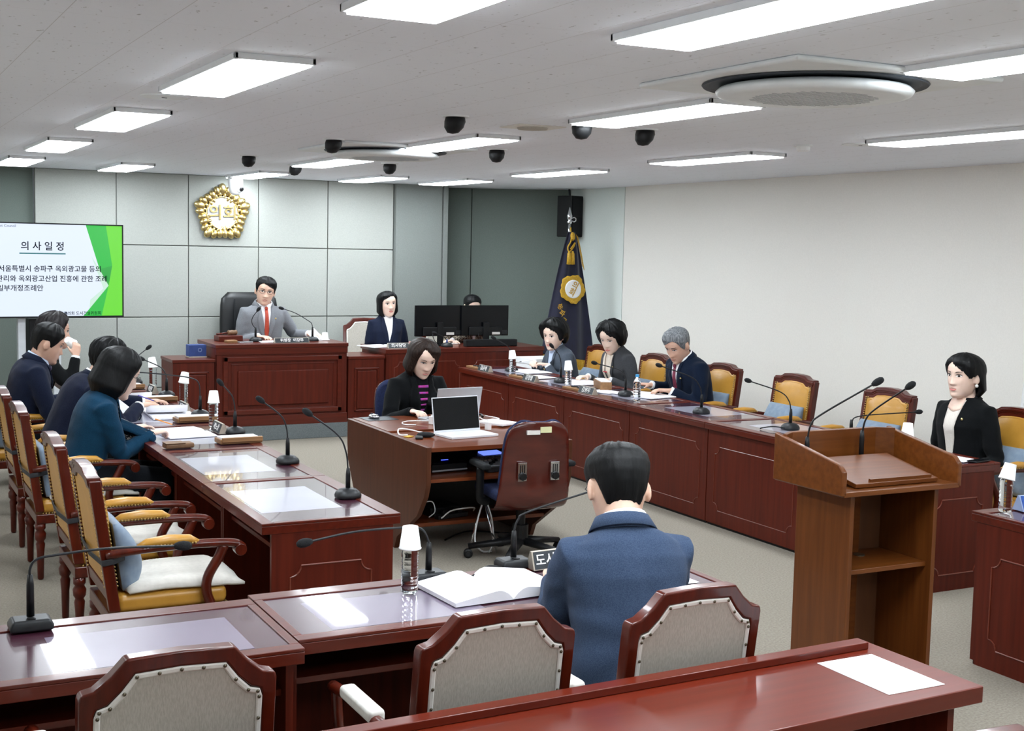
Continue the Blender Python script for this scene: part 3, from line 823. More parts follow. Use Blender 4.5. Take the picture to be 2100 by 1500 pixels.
def make_cream_chair():
    t = thing('upholstered_armchair', '', 'chair')
    out = chair_back_outline('cream')
    inn = [(x * 0.845, z - 0.042) for x, z in out]
    bm = bmesh.new()
    outer = out + [(0.24, 0.42), (-0.24, 0.42)]
    inner = inn + [(0.203, 0.50), (-0.203, 0.50)]
    n = len(outer)
    for y in (-0.022, 0.022):
        pass
    A = [bm.verts.new((x, -0.024, z)) for x, z in outer]; Bv = [bm.verts.new((x, 0.024, z)) for x, z in outer]
    C = [bm.verts.new((x, -0.024, z)) for x, z in inner]; D = [bm.verts.new((x, 0.024, z)) for x, z in inner]
    for i in range(n):
        j = (i + 1) % n
        bm.faces.new((A[i], A[j], C[j], C[i])); bm.faces.new((Bv[j], Bv[i], D[i], D[j]))
        bm.faces.new((A[j], A[i], Bv[i], Bv[j])); bm.faces.new((C[i], C[j], D[j], D[i]))
    mesh_obj('back_frame', shear(bm), 'chair_wood', t, bevel=0.008, seg=3)
    pn = [(x * 0.99, z - 0.001) for x, z in inner]
    mesh_obj('backrest', shear(PR(pn, -0.02, 0.03)), 'cream', t, bevel=0.01, seg=3)
    for nm, y in (('back_piping', -0.0215), ('front_piping', 0.031)):
        bm = bmesh.new()
        path = [(x * 0.97, y, z - 0.006) for x, z in inner]
        path = [path[-1]] + path
        tube(bm, path, 0.008, 6, 0.003)
        mesh_obj(nm, shear(bm), 'cream_band', t)
    bm = bmesh.new()
    P = inn + [(0.203, 0.50)]
    P = [(-0.203, 0.5)] + P
    for (xa, za), (xb, zb) in zip(P[:-1], P[1:]):
        L = math.hypot(xb - xa, zb - za); k = max(1, round(L / 0.055))
        for i in range(k):
            f = i / k
            blob(bm, ((xa + (xb - xa) * f) * 0.965, -0.026, za + (zb - za) * f - 0.006), 0.005, 0.004, 0.005, 6)
    mesh_obj('back_nailheads', shear(bm), 'nail_dark', t)['kind'] = 'stuff'
    mesh_obj('seat_frame', B((-0.25, 0.25, -0.24, 0.25, 0.35, 0.40)), 'chair_wood_x', t, bevel=0.005)
    mesh_obj('seat', B((-0.24, 0.24, -0.21, 0.255, 0.40, 0.465)), 'cream', t, bevel=0.025, seg=3)
    for s in (-1, 1):
        x = s * 0.275
        arm = mesh_obj('arm', T(smoothpath([(s * 0.235, back_point(0.64), 0.63), (x, -0.15, 0.64), (x, 0.1, 0.64), (x, 0.27, 0.625)]), 0.02, 10, 0.017), 'chair_wood', t, smooth=True)
        mesh_obj('arm_pad', B((x - 0.026, x + 0.026, -0.1, 0.15, 0.63, 0.672)), 'cream_band', arm, bevel=0.014, seg=3)
        mesh_obj('arm_support', T(smoothpath([(x, 0.24, 0.62), (x, 0.22, 0.52), (x * 0.95, 0.21, 0.38)]), 0.018, 8), 'chair_wood', t, smooth=True)
        for y in (-0.215, 0.225):
            bm = bmesh.new(); box(bm, s * 0.225 - 0.02, s * 0.225 + 0.02, y - 0.02, y + 0.02, 0, 0.36)
            for v in bm.verts:
                if v.co.z < 0.1: v.co.x = s * 0.225 + (v.co.x - s * 0.225) * 0.7; v.co.y = y + (v.co.y - y) * 0.7
            mesh_obj('leg', bm, 'chair_wood', t, bevel=0.004)
    return t

lc = make_leather_chair()
LCH = [(1.215, 5.74, 'mustard leather armchair nearest the camera in the left row, grey cushion strapped to it'), (1.21, 6.63, 'empty mustard leather armchair second from the near end of the left row'), (1.20, 7.94, 'mustard leather armchair under the woman in teal'), (1.20, 8.80, 'mustard leather armchair behind the woman in teal, its carved top at the left edge'), (1.15, 9.88, 'mustard leather armchair at the left edge under the man in navy'), (1.12, 10.95, 'mustard leather armchair under the person drinking from a paper cup')]
first = True
for x, y, lab in LCH:
    if first:
        lc.location = (x, y, 0); lc.rotation_euler.z = -PI / 2; lc['label'] = lab; lc['group'] = 'mustard leather armchairs'; first = False
    else:
        dup(lc, (x, y, 0), -PI / 2, lab)
RCH = [(6.44, 5.82, 'mustard leather armchair under the woman in the black jacket'), (6.47, 7.0, 'empty mustard leather armchair seen behind the lectern microphones'), (6.48, 8.06, 'empty mustard leather armchair left of the lectern, a blue cushion low on it'), (6.48, 9.02, 'mustard leather armchair under the grey-haired man'), (6.46, 10.02, 'mustard leather armchair between the woman with the scarf and the grey-haired man'), (6.5, 11.08, 'mustard leather armchair beside the flag, behind the woman in grey')]
for x, y, lab in RCH:
    dup(lc, (x, y, 0), PI / 2, lab)
cc = make_cream_chair()
CCH = [(0.71, 3.37, 0.0, 'cream upholstered armchair at the bottom left edge of the photo', 0), (1.585, 3.38, 0.0, 'cream upholstered armchair left of the man in the blue jacket, seen from behind', 0), (2.225, 3.36, 0.02, 'cream upholstered armchair at right, overlapping the man in the blue jacket', 0), (2.09, 2.15, 0.0, 'upholstered armchair whose wooden top just peeks in at the bottom right edge', 0), (5.14, 13.32, PI - 0.25, 'cream upholstered armchair under the long-haired clerk', 0.15), (6.2, 13.42, PI, 'cream upholstered armchair behind the two monitors', 0.15)]
for i, (x, y, rz, lab, z) in enumerate(CCH):
    if i == 0:
        cc.location = (x, y, z); cc['label'] = lab; cc['group'] = 'cream upholstered armchairs'
    else:
        dup(cc, (x, y, z), rz, lab)

# lumbar cushions strapped to the chair backs, quilted seat towels
def make_cushion():
    t = thing('lumbar_cushion', '', 'cushion', (0, 0, 0), 0, 'blue-grey lumbar cushions')
    bm = bmesh.new()
    rings = []
    for i in range(11):
        f = i / 10; z = 0.475 + 0.29 * f
        d = 0.145 * (math.sin(PI * (0.1 + 0.85 * f)) ** 0.6) * (1.0 - 0.25 * f)
        y = back_point(z) + 0.052
        hw = 0.20
        r = []
        for k in range(24):
            a = 2 * PI * k / 24
            c, s_ = math.cos(a), math.sin(a)
            ex = math.copysign(abs(c) ** 0.45, c) * hw
            ey = math.copysign(abs(s_) ** 0.7, s_)
            yy = y + (ey * d * (1 - 0.18 * (1 - abs(ex / hw) ** 2)) if ey > 0 else 0.0)
            r.append(V((ex, yy, z)))
        rings.append(r)
    loft(bm, rings)
    mesh_obj('foam', bm, 'cushion', t, smooth=True)
    bm = bmesh.new()
    zz = 0.62
    path = [(-0.2, back_point(zz) + 0.08, zz), (-0.262, back_point(zz) + 0.02, zz), (-0.262, back_point(zz) - 0.022, zz - 0.004), (0, back_point(zz) - 0.034, zz - 0.012), (0.262, back_point(zz) - 0.022, zz - 0.004), (0.262, back_point(zz) + 0.02, zz), (0.2, back_point(zz) + 0.08, zz)]
    tube(bm, path, 0.003, 8, 0.013)
    mesh_obj('strap', bm, 'strap', t)
    return t
cu = make_cushion()
for i, (x, y, lab) in enumerate(LCH[:5]):
    l = ['blue-grey lumbar cushion on the nearest mustard armchair of the left row', 'blue-grey lumbar cushion on the second empty mustard armchair of the left row', 'blue-grey lumbar cushion behind the woman in teal', 'blue-grey lumbar cushion on the mustard armchair behind the woman in teal', 'blue-grey lumbar cushion at the left edge behind the man in navy'][i]
    if i == 0: cu.location = (x, y, 0); cu.rotation_euler.z = -PI / 2; cu['label'] = l
    else: dup(cu, (x, y, 0), -PI / 2, l)
for i, (x, y, lab) in enumerate(RCH):
    l = ['pale blue lumbar cushion behind the woman in the black jacket', 'pale blue lumbar cushion on the empty chair behind the lectern microphones', 'pale blue lumbar cushion on the empty chair left of the lectern', 'pale blue lumbar cushion behind the grey-haired man', 'pale blue lumbar cushion behind the woman with the cream scarf', 'pale blue lumbar cushion behind the woman in the grey jacket by the flag'][i]
    dup(cu, (x, y, 0), PI / 2, l)
def towel(loc, rz, lab, seed):
    bm = bmesh.new()
    nx, ny = 26, 26
    g = {}
    for i in range(nx + 1):
        for j in range(ny + 1):
            u, v = i / nx, j / ny
            x = (u - 0.5) * 0.49 + 0.012 * noise.noise(V((v * 4, seed, 0)))
            y = -0.16 + v * 0.50 + 0.015 * noise.noise(V((u * 4, seed, 5)))
            e = min(u, 1 - u, v, 1 - v)
            z = 0.472 + 0.028 * min(1, e * 9) ** 0.6 + 0.012 * noise.noise(V((u * 3.5, v * 3.5, seed))) + (0 if v < 0.85 else -0.02 * (v - 0.85) / 0.15)
            g[i, j] = bm.verts.new((x, y, max(z, 0.469)))
    for i in range(nx):
        for j in range(ny):
            bm.faces.new((g[i, j], g[i + 1, j], g[i + 1, j + 1], g[i, j + 1]))
    o = mesh_obj('seat_pad', bm, 'towel', None, smooth=True, solid=0.012)
    o.location = loc; o.rotation_euler = (0, 0, rz)
    tag(o, lab, 'seat pad', 'white quilted seat pads')
towel((LCH[0][0], LCH[0][1], 0), -PI / 2, 'white quilted seat pad on the nearest mustard armchair', 1.3)
towel((LCH[1][0], LCH[1][1], 0), -PI / 2, 'white quilted seat pad on the second empty mustard armchair', 4.1)
towel((LCH[2][0], LCH[2][1], 0), -PI / 2, 'white quilted seat pad under the woman in teal', 7.7)
# ------------------------------------------------------------------ microphones
def make_mic(base, head, lab, knee=None, kind='dome', rz=0.0, stem_h=0.13, group='gooseneck microphones', head_dir=None, shape=None):
    t = thing('gooseneck_microphone', lab, 'microphone', base, 0, group)
    bx, by, bz = base
    hd = V(head) - V(base)
    if kind == 'dome':
        bm = bmesh.new()
        rings = []
        for f, z in ((1.0, 0.0), (1.02, 0.012), (0.93, 0.026), (0.66, 0.04), (0.3, 0.046), (0.05, 0.047)):
            r = []
            for k in range(28):
                a = 2 * PI * k / 28
                c, s = math.cos(a), math.sin(a)
                r.append(V((0.062 * f * math.copysign(abs(c) ** 0.75, c), 0.056 * f * math.copysign(abs(s) ** 0.75, s), z)))
            rings.append(r)
        loft(bm, rings)
        bs = mesh_obj('base', bm, 'dark_grey', t, smooth=True)
    elif kind == 'slab':
        mx = Matrix.Rotation(rz, 4, 'Z')
        bm = bmesh.new()
        loft(bm, [[mx @ V((x * f, y * f, z)) for x, y in ((-0.065, -0.045), (0.065, -0.045), (0.065, 0.045), (-0.065, 0.045))] for f, z in ((1, 0), (1.0, 0.018), (0.86, 0.036))])
        bs = mesh_obj('base', bm, 'dark_grey', t, bevel=0.008, seg=3)
        mesh_obj('switch', B((-0.012, 0.012, -0.03, -0.012, 0.034, 0.04, mx)), 'black_plastic', bs)
    else:
        bs = mesh_obj('base', LA([(0, 0), (0.022, 0), (0.022, 0.01), (0.0, 0.01)], 16), 'black_plastic', t)
    zb = 0.04 if kind != 'mount' else 0.0
    mesh_obj('stem', LA([(0, zb), (0.012, zb), (0.0115, stem_h - 0.02), (0.008, stem_h + 0.012), (0, stem_h + 0.012)], 14), 'black_plastic', t, smooth=True)
    if shape is None:
        k1 = V((hd.x * 0.06, hd.y * 0.06, stem_h + (hd.z - stem_h) * 0.32))
        k2 = V((hd.x * 0.28, hd.y * 0.28, stem_h + (hd.z - stem_h) * 0.62))
        pts = [V((0, 0, stem_h)), k1, k2, hd]
    else:
        pts = [V((0, 0, stem_h))] + [V(p) - V(base) for p in shape] + [hd]
    pth = smoothpath(pts, 8)
    mesh_obj('gooseneck', T(pth, 0.0042, 8), 'dark_grey', t, smooth=True)
    d = (pth[-1] - pth[-4]).normalized()
    bm = LA([(0, -0.012), (0.008, -0.01), (0.0145, 0.004), (0.0165, 0.02), (0.0145, 0.036), (0.008, 0.046), (0, 0.048)], 16, (0, 0, 0))
    q = V((0, 0, 1)).rotation_difference(d).to_matrix().to_4x4()
    bmesh.ops.transform(bm, matrix=Matrix.Translation(hd - d * 0.01) @ q, verts=bm.verts[:])
    mesh_obj('foam_head', bm, 'foam', t, smooth=True)
    return t
TBL = 0.7505
make_mic((2.155, 5.82, TBL), (1.955, 5.82, 1.168), 'gooseneck microphone at the near end of the left bench, its foam tip highest')
make_mic((2.18, 6.85, TBL), (2.03, 6.85, 1.105), 'gooseneck microphone second from the near end of the left bench')
make_mic((2.205, 8.02, TBL), (2.115, 8.02, 1.075), 'gooseneck microphone beside the bottle nearest to the woman in teal')
make_mic((2.20, 8.90, TBL), (1.72, 8.88, 1.076), 'gooseneck microphone bent far towards the face of the woman in teal', shape=[(2.19, 8.9, 0.98), (2.13, 8.9, 1.02), (1.95, 8.89, 1.05)])
make_mic((2.235, 10.10, TBL), (2.05, 10.1, 1.047), 'gooseneck microphone fifth along the left bench, in front of the low cabinet')
make_mic((2.19, 11.1, TBL), (2.30, 11.1, 1.048), 'farthest gooseneck microphone of the left bench, leaning right')
make_mic((5.84, 11.2, TBL), (5.64, 11.2, 1.08), 'gooseneck microphone at the far end of the right bench, under the monitors')
make_mic((5.80, 10.15, TBL), (5.70, 10.15, 1.082), 'gooseneck microphone in front of the woman in the grey jacket by the flag')
make_mic((5.815, 9.08, TBL), (5.51, 9.08, 1.032), 'gooseneck microphone in front of the woman with the cream scarf')
make_mic((5.755, 7.92, TBL), (5.366, 7.92, 1.122), 'gooseneck microphone in front of the grey-haired man')
make_mic((5.85, 7.0, TBL), (5.475, 7.0, 1.10), 'gooseneck microphone on an empty desk of the right bench, left of the lectern')
make_mic((5.875, 6.42, TBL), (6.40, 6.36, 0.93), 'gooseneck microphone bent low to the right behind the lectern', shape=[(5.88, 6.42, 0.88), (5.95, 6.41, 0.915)])
make_mic((1.888, 4.245, TBL), (1.417, 4.23, 0.937), 'gooseneck microphone behind the bottle on the front desk, bent flat to the left', kind='slab', shape=[(1.885, 4.245, 0.90), (1.86, 4.245, 0.942), (1.80, 4.245, 0.955), (1.6, 4.24, 0.957)])
make_mic((0.503, 4.19, TBL), (0.971, 4.19, 0.973), 'gooseneck microphone at the lower left, bent flat to the right', kind='slab', stem_h=0.16, shape=[(0.503, 4.19, 0.94), (0.52, 4.19, 0.968), (0.575, 4.19, 0.978), (0.75, 4.19, 0.985)])
make_mic((2.268, 4.30, TBL), (2.71, 4.30, 1.045), 'gooseneck microphone reaching towards the man in the blue jacket', kind='slab', shape=[(2.268, 4.3, 0.89), (2.285, 4.3, 0.935), (2.34, 4.3, 0.965)])
make_mic((3.70, 12.70, 0.9625), (3.70, 12.62, 1.285), 'left microphone on the chairman desk, upright in front of his tie', shape=[(3.665, 12.7, 1.14), (3.66, 12.68, 1.2)])
make_mic((4.285, 12.66, 0.9625), (3.961, 12.66, 1.297), 'right microphone on the chairman desk, arching over his arm', shape=[(4.275, 12.66, 1.14), (4.24, 12.66, 1.17), (4.1, 12.66, 1.25)])
tm = make_mic((5.74, 12.52, 0.889), (5.60, 12.52, 1.035), 'small microphone with a blue tip in front of the left monitor', stem_h=0.07, shape=[(5.72, 12.52, 0.98), (5.68, 12.52, 1.005)])
tm.children[-1].data.materials[0] = M['led_blue'] if False else M['blue_box']
tm.children[-1]['label'] = 'blue tip'
make_mic((3.862, 4.50, 0.9685), (4.04, 4.27, 1.415), 'left microphone of the two on the lectern, long thin neck', kind='mount', stem_h=0.17, shape=[(3.868, 4.485, 1.21), (3.90, 4.45, 1.26)])
make_mic((4.205, 4.52, 0.9685), (4.236, 4.27, 1.392), 'right microphone of the two on the lectern', kind='mount', stem_h=0.18, shape=[(4.205, 4.50, 1.215), (4.215, 4.45, 1.27)])
# two cables on the front desk
tag(mesh_obj('microphone_cable', T(smoothpath([(1.95, 4.225, TBL + 0.012), (2.02, 4.20, TBL + 0.006), (2.08, 4.21, TBL + 0.02), (2.13, 4.24, TBL + 0.03), (2.20, 4.27, TBL + 0.012)]), 0.005, 8), 'black_plastic', smooth=True), 'black cable joining the two microphones on the front desk', 'cable')
tag(mesh_obj('microphone_cable', T(smoothpath([(5.80, 6.98, TBL + 0.012), (5.72, 7.03, TBL + 0.02), (5.66, 7.08, TBL + 0.006), (5.64, 7.06, TBL + 0.005)]), 0.004, 8), 'black_plastic', smooth=True), 'black looped cable of the microphone left of the lectern', 'cable')

# ------------------------------------------------------------------ water bottles and paper cups
def make_bottle():
    t = thing('water_bottle', '', 'bottle', (0, 0, 0), 0, 'clear water bottles')
    prof = [(0, 0.004), (0.022, 0.0), (0.030, 0.006), (0.031, 0.02)]
    z = 0.02
    for i in range(6):
        prof += [(0.031, z + 0.004), (0.0285, z + 0.010), (0.031, z + 0.016)]
        z += 0.019
    prof += [(0.031, 0.145), (0.029, 0.158), (0.021, 0.176), (0.0135, 0.187), (0.0125, 0.20), (0, 0.20)]
    b = mesh_obj('bottle_body', LA(prof, 22), 'water', t, smooth=True)
    return t
def make_cup():
    t = thing('paper_cup', '', 'cup', (0, 0, 0), 0, 'white paper cups')
    mesh_obj('cup_wall', LA([(0.0385, 0.0), (0.0405, 0.003), (0.038, 0.006), (0.0275, 0.08), (0.0265, 0.078), (0.0255, 0.076), (0.0365, 0.004), (0.0385, 0.0)], 24), 'cup', t, smooth=True)
    mesh_obj('cup_bottom', LA([(0, 0.0745), (0.0262, 0.0745), (0.0262, 0.0765), (0, 0.0765)], 24), 'cup', t)
    return t
b0 = make_bottle(); c0 = make_cup()
BT = [(1.76, 4.12, TBL, 'clear water bottle on the front desk, largest, nearest the camera', 'white paper cup upside down on the bottle nearest the camera', 0.0, 0.0),
      (2.155, 8.36, TBL, 'clear water bottle beside the papers of the woman in teal', 'white paper cup upside down on the bottle beside the woman in teal', 0.0, 0.0),
      (2.25, 9.60, TBL, 'clear water bottle of the left bench, second farthest', 'tilted white paper cup on the second farthest bottle of the left bench', 0.12, 0.1),
      (2.29, 10.86, TBL, 'farthest clear water bottle of the left bench', 'white paper cup on the farthest bottle of the left bench', -0.12, 0.05),
      (5.67, 10.86, TBL, 'clear water bottle left of the woman in the grey jacket', 'white paper cup on the bottle left of the woman in the grey jacket', -0.1, 0.0),
      (5.64, 9.74, TBL, 'clear water bottle between the two women of the right bench', 'white paper cup on the bottle between the two women of the right bench', -0.1, 0.03),
      (5.58, 5.62, TBL, 'clear water bottle before the woman in the black jacket', 'white paper cup on the bottle before the woman in the black jacket', 0.02, 0.02),
      (4.975, 4.345, TBL, 'clear water bottle on the desk at the right edge', 'white paper cup tilted on the bottle at the right edge', 0.28, 0.0)]
for i, (x, y, z, bl, cl, tx, ty) in enumerate(BT):
    if i == 0:
        b0.location = (x, y, z); b0['label'] = bl
        c0.location = (x, y, z + 0.158); c0['label'] = cl
    else:
        dup(b0, (x, y, z), 0, bl)
        c = dup(c0, (x, y, z + 0.158), 0, cl)
        c.rotation_euler = (ty, tx, 0)
b = dup(b0, (5.70, 8.73, TBL), 0, 'clear water bottle with a blue cap beside the grey-haired man')
cp = mesh_obj('cap', LA([(0, 0.196), (0.0155, 0.196), (0.0155, 0.214), (0.013, 0.217), (0, 0.217)], 20), 'blue_cap', b)
c = dup(c0, (4.44, 12.72, 0.9635), 0, 'lone white paper cup at the right end of the chairman desk')

# ------------------------------------------------------------------ name plates
def make_plate(loc, rz, L, s, lab, h=0.06, face='plate_face', body='plate_body', d=0.06, ts=0.045, both=True, group='name plates'):
    """wedge, long side along x, reading side towards -y"""
    t = thing('name_plate', lab, 'name plate', loc, rz, group)
    prof = [(-d / 2, 0), (d / 2, 0), (0.006, h), (-0.006, h)]
    mesh_obj('wedge', PR(prof, -L / 2, L / 2, 'x'), body, t, bevel=0.002)
    for sgn in ((-1, 1) if both else (-1,)):
        lo = V((0, sgn * (d / 2 - 0.002), 0.004)); hi = V((0, sgn * 0.007, h - 0.003))
        up = (hi - lo).normalized()
        n = V((0, sgn, 0)); n = (n - up * n.dot(up)).normalized()
        c = (lo + hi) / 2 + n * 0.0012
        mx = frame_mx(c, (-sgn, 0, 0) if sgn > 0 else (1, 0, 0), up)
        hl = (hi - lo).length / 2
        mesh_obj('face', B((-L / 2 + 0.006, L / 2 - 0.006, -hl, hl, 0, 0.001, mx)), face, t)
        text_obj(s, ts, mx @ Matrix.Translation((0, -ts * 0.02, 0.0015)), 'text_white', t, depth=0.0004)
    return t
make_plate((2.13, 8.12, TBL), -PI / 2, 0.21, '곽노상', 'name plate beside the bottle of the woman in teal', 0.065)
make_plate((2.16, 9.2, TBL), -PI / 2, 0.20, '조용근', 'name plate left of the mic bent towards the woman in teal', 0.065)
make_plate((2.18, 10.35, TBL), -PI / 2, 0.20, '박종현', 'name plate second farthest on the left bench', 0.065)
make_plate((2.13, 11.35, TBL), -PI / 2, 0.20, '정주리', 'farthest name plate on the left bench', 0.065)
make_plate((5.58, 11.26, TBL), -PI / 2, 0.24, '김순애', 'name plate at the far end of the right bench', 0.06, ts=0.05)
make_plate((5.58, 10.32, TBL), -PI / 2, 0.24, '김정열', 'name plate in front of the woman in the grey jacket', 0.06, ts=0.05)
make_plate((5.58, 9.30, TBL), -PI / 2, 0.24, '김영우', 'name plate in front of the woman with the cream scarf', 0.06, ts=0.05)
make_plate((4.0, 12.47, 0.9625), 0, 0.36, '위원장  이강무', 'long dark name plate on the chairman desk', 0.05, ts=0.04)
make_plate((5.15, 12.46, 0.889), 0, 0.24, '의사담당', 'dark name plate on the clerk desk below the long-haired woman', 0.055, ts=0.045)
make_plate((2.46, 4.25, TBL), 0.05, 0.30, '도시계획과장', 'black name plate half hidden by the man in the blue jacket', 0.07, ts=0.05)
M['plate_blue'] = mat('plate_blue', '2b55a8', 0.3, 0, 0.4, '3360b4', (10, 10, 10))
M['plate_clear'] = mat('plate_acrylic', '9fb2d8', 0.15, 0, 0.4, 'a8bade', (10, 10, 10))
make_plate((5.17, 4.33, TBL), -0.12, 0.22, '도로과', 'blue name plate at the right edge of the photo', 0.075, 'plate_blue', 'plate_clear', 0.08, ts=0.06)

# ------------------------------------------------------------------ note trays, booklets and sheets
def make_tray(loc, rz, lab, L=0.26, D=0.13):
    t = thing('note_tray', lab, 'note tray', loc, rz, 'wooden note trays')
    mesh_obj('tray', B((-L / 2, L / 2, -D / 2, D / 2, 0, 0.028)), 'box_wood', t, bevel=0.003)
    mesh_obj('tray_lip', B((-L / 2 + 0.01, L / 2, -D / 2 - 0.012, -D / 2 + 0.012, 0.012, 0.04)), 'box_wood', t, bevel=0.003)
    mesh_obj('notepad', B((-L / 2 + 0.012, L / 2 - 0.02, -D / 2 + 0.02, D / 2 - 0.008, 0.028, 0.038)), 'paper', t)
    return t
make_tray((2.13, 7.67, TBL), 0.03, 'wooden note tray nearest the camera on the left bench, white pad on top')
make_tray((2.10, 8.66, TBL), 0.03, 'wooden note tray between the woman in teal and the curled booklet')
make_tray((2.11, 9.82, TBL), 0.03, 'wooden note tray behind the curled white booklet')
make_tray((2.05, 10.72, TBL), 0.03, 'wooden note tray farthest along the left bench')
for i, (y, lab) in enumerate(((11.52, 'small wooden tray at the far end of the right bench'), (10.58, 'small wooden tray in front of the woman in the grey jacket'), (9.56, 'small wooden tray in front of the woman with the cream scarf'))):
    t = thing('note_tray', lab, 'note tray', (5.62, y, TBL), PI / 2, 'wooden note trays')
    mesh_obj('tray', B((-0.17, 0.17, -0.045, 0.045, 0, 0.02)), 'box_wood', t, bevel=0.003)
    mesh_obj('clip', T(smoothpath([(-0.1, 0, 0.026), (-0.05, 0.02, 0.03), (0.0, -0.01, 0.03), (0.06, 0.015, 0.026)]), 0.006, 6), 'black_plastic', t)
t = thing('document_box', 'upright wooden file box on the desk before the woman with the cream scarf', 'box', (5.92, 9.62, TBL), PI / 2 - 0.35)
mesh_obj('body', B((-0.16, 0.16, -0.05, 0.05, 0, 0.07)), 'box_wood', t, bevel=0.003)
mesh_obj('papers', B((-0.15, 0.15, -0.042, 0.042, 0.07, 0.076)), 'paper', t)

def ink_lines(parent, x0, x1, y0, y1, z, n, seed=0, m='ink'):
    bm = bmesh.new()
    rn = random.Random(seed)
    for i in range(n):
        y = y1 - (y1 - y0) * (i + 0.5) / n
        box(bm, x0, x0 + (x1 - x0) * rn.uniform(0.6, 1.0), y - 0.0012, y + 0.0012, z, z + 0.0003)
    o = mesh_obj('printed_lines', bm, m, parent)
    o['kind'] = 'stuff'
    return o
M['faint_ink'] = mat('faint_print', 'b9bac2', 0.8, 0, 0, 'c2c3ca', (60, 60, 60))
def booklet(loc, rz, lab, W=0.42, D=0.297, th=0.016, curl=0.0, seed=1):
    """open booklet, spine along y"""
    t = thing('open_booklet', lab, 'booklet', loc, rz, 'open booklets')
    for s in (-1, 1):
        bm = bmesh.new()
        rows = []
        for i in range(13):
            f = i / 12
            x = s * f * W / 2
            z = th * (1 - (1 - min(1, f * 3.2)) ** 2) * (1 - 0.75 * f) + 0.003 + (curl * max(0, f - 0.45) ** 2 if s > 0 else 0)
            x -= s * (curl * 0.9 * max(0, f - 0.5) ** 2 if s > 0 else 0)
            rows.append((x, z))
        top = [[V((x, y, z)) for x, z in rows] for y in (-D / 2, D / 2)]
        A = [[bm.verts.new(v) for v in r] for r in top]
        lowz = [0.0 if not curl or s < 0 else max(0, z - 0.004) for x, z in rows]
        C = [[bm.verts.new((v.x, v.y, lowz[i])) for i, v in enumerate(r)] for r in top]
        for i in range(12):
            bm.faces.new((A[0][i], A[0][i + 1], A[1][i + 1], A[1][i])); bm.faces.new((C[0][i], C[1][i], C[1][i + 1], C[0][i + 1]))
            bm.faces.new((A[0][i], C[0][i], C[0][i + 1], A[0][i + 1])); bm.faces.new((A[1][i + 1], C[1][i + 1], C[1][i], A[1][i]))
        bm.faces.new((A[0][12], C[0][12], C[1][12], A[1][12])); bm.faces.new((A[0][0], A[1][0], C[1][0], C[0][0]))
        pg = mesh_obj('page', bm, 'paper', t, smooth=False)
        bm = bmesh.new()
        rn = random.Random(seed + s)
        for i in range(13):
            y = D / 2 - 0.035 - i * 0.0175
            a, b_ = 0.18, rn.uniform(0.6, 0.9)
            k0, k1 = int(a * 12), int(b_ * 12)
            for k in range(k0, k1):
                (xa, za), (xb, zb) = rows[k], rows[k + 1]
                vs = [bm.verts.new(p) for p in ((xa, y - 0.0014, za + 0.0006), (xb, y - 0.0014, zb + 0.0006), (xb, y + 0.0014, zb + 0.0006), (xa, y + 0.0014, za + 0.0006))]
                bm.faces.new(vs)
        o = mesh_obj('printed_lines', bm, 'faint_ink', pg); o['kind'] = 'stuff'
    return t
def sheet(loc, rz, lab, W=0.21, D=0.297, lines=0, n=1, group='loose paper sheets', seed=0):
    t = thing('paper_sheet', lab, 'paper', loc, rz, group)
    mesh_obj('sheet', B((-W / 2, W / 2, -D / 2, D / 2, 0, 0.0012 * n)), 'paper', t)
    if lines:
        ink_lines(t, -W / 2 + 0.03, W / 2 - 0.03, -D / 2 + 0.06, D / 2 - 0.03, 0.0012 * n + 0.0002, lines, seed, 'faint_ink')
    return t
booklet((2.05, 4.05, TBL), 0.06, 'thick open booklet in front of the man in the blue jacket', 0.46, 0.31, 0.045)
booklet((1.90, 8.15, TBL), -PI / 2 + 0.1, 'open booklet under the pencil of the woman in teal', 0.44, 0.30, 0.012, seed=3)
booklet((2.0, 9.12, TBL + 0.012), -PI / 2 - 0.1, 'curled white booklet under the hands beside the woman in teal', 0.44, 0.28, 0.016, 0.2, seed=5)
sheet((2.02, 9.02, TBL), -PI / 2 - 0.05, 'white stack of papers under the curled booklet', 0.46, 0.30, 0, 9)
booklet((1.90, 10.0, TBL), -PI / 2 + 0.15, 'open booklet in front of the short-haired man in navy', 0.42, 0.297, 0.012, 0.2, seed=9)
sheet((1.98, 10.95, TBL), -PI / 2, 'white paper on the far left desk of the cup drinker', 0.21, 0.29)
booklet((5.99, 11.12, TBL), PI / 2 + 0.1, 'white booklet under the hands of the woman in the grey jacket', 0.40, 0.28, 0.012, seed=11)
sheet((5.83, 10.62, TBL), PI / 2 + 0.2, 'white sheets beside the bottle left of the woman in grey', 0.28, 0.21, 0, 4)
booklet((5.96, 10.08, TBL), PI / 2 - 0.15, 'white booklet under the hands of the woman with the scarf', 0.42, 0.29, 0.012, seed=13)
booklet((5.98, 9.05, TBL), PI / 2 + 0.2, 'open white booklet before the grey-haired man', 0.46, 0.30, 0.014, seed=15)
sheet((5.80, 9.38, TBL), PI / 2 + 0.3, 'white sheets left of the booklet of the grey-haired man', 0.26, 0.2, 0, 3)
sheet((2.685, 2.765, TBL), 0.0, 'single printed sheet on the reddish desk at the bottom edge', 0.215, 0.30, 14, 1, seed=3)
sheet((2.74, 3.93, TBL), 0.05, 'white sheet on the front desk right of the man in blue', 0.12, 0.2)
sheet((6.0, 5.62, TBL), PI / 2 + 0.1, 'white paper before the woman in the black jacket', 0.21, 0.16, 0, 2)
sheet((4.30, 12.80, 0.9625), 0.1, 'papers at the right end of the chairman desk', 0.36, 0.22, 0, 8)
sheet((3.88, 12.62, 0.9625), -0.05, 'white papers before the chairman, behind his name plate', 0.33, 0.2, 0, 4)
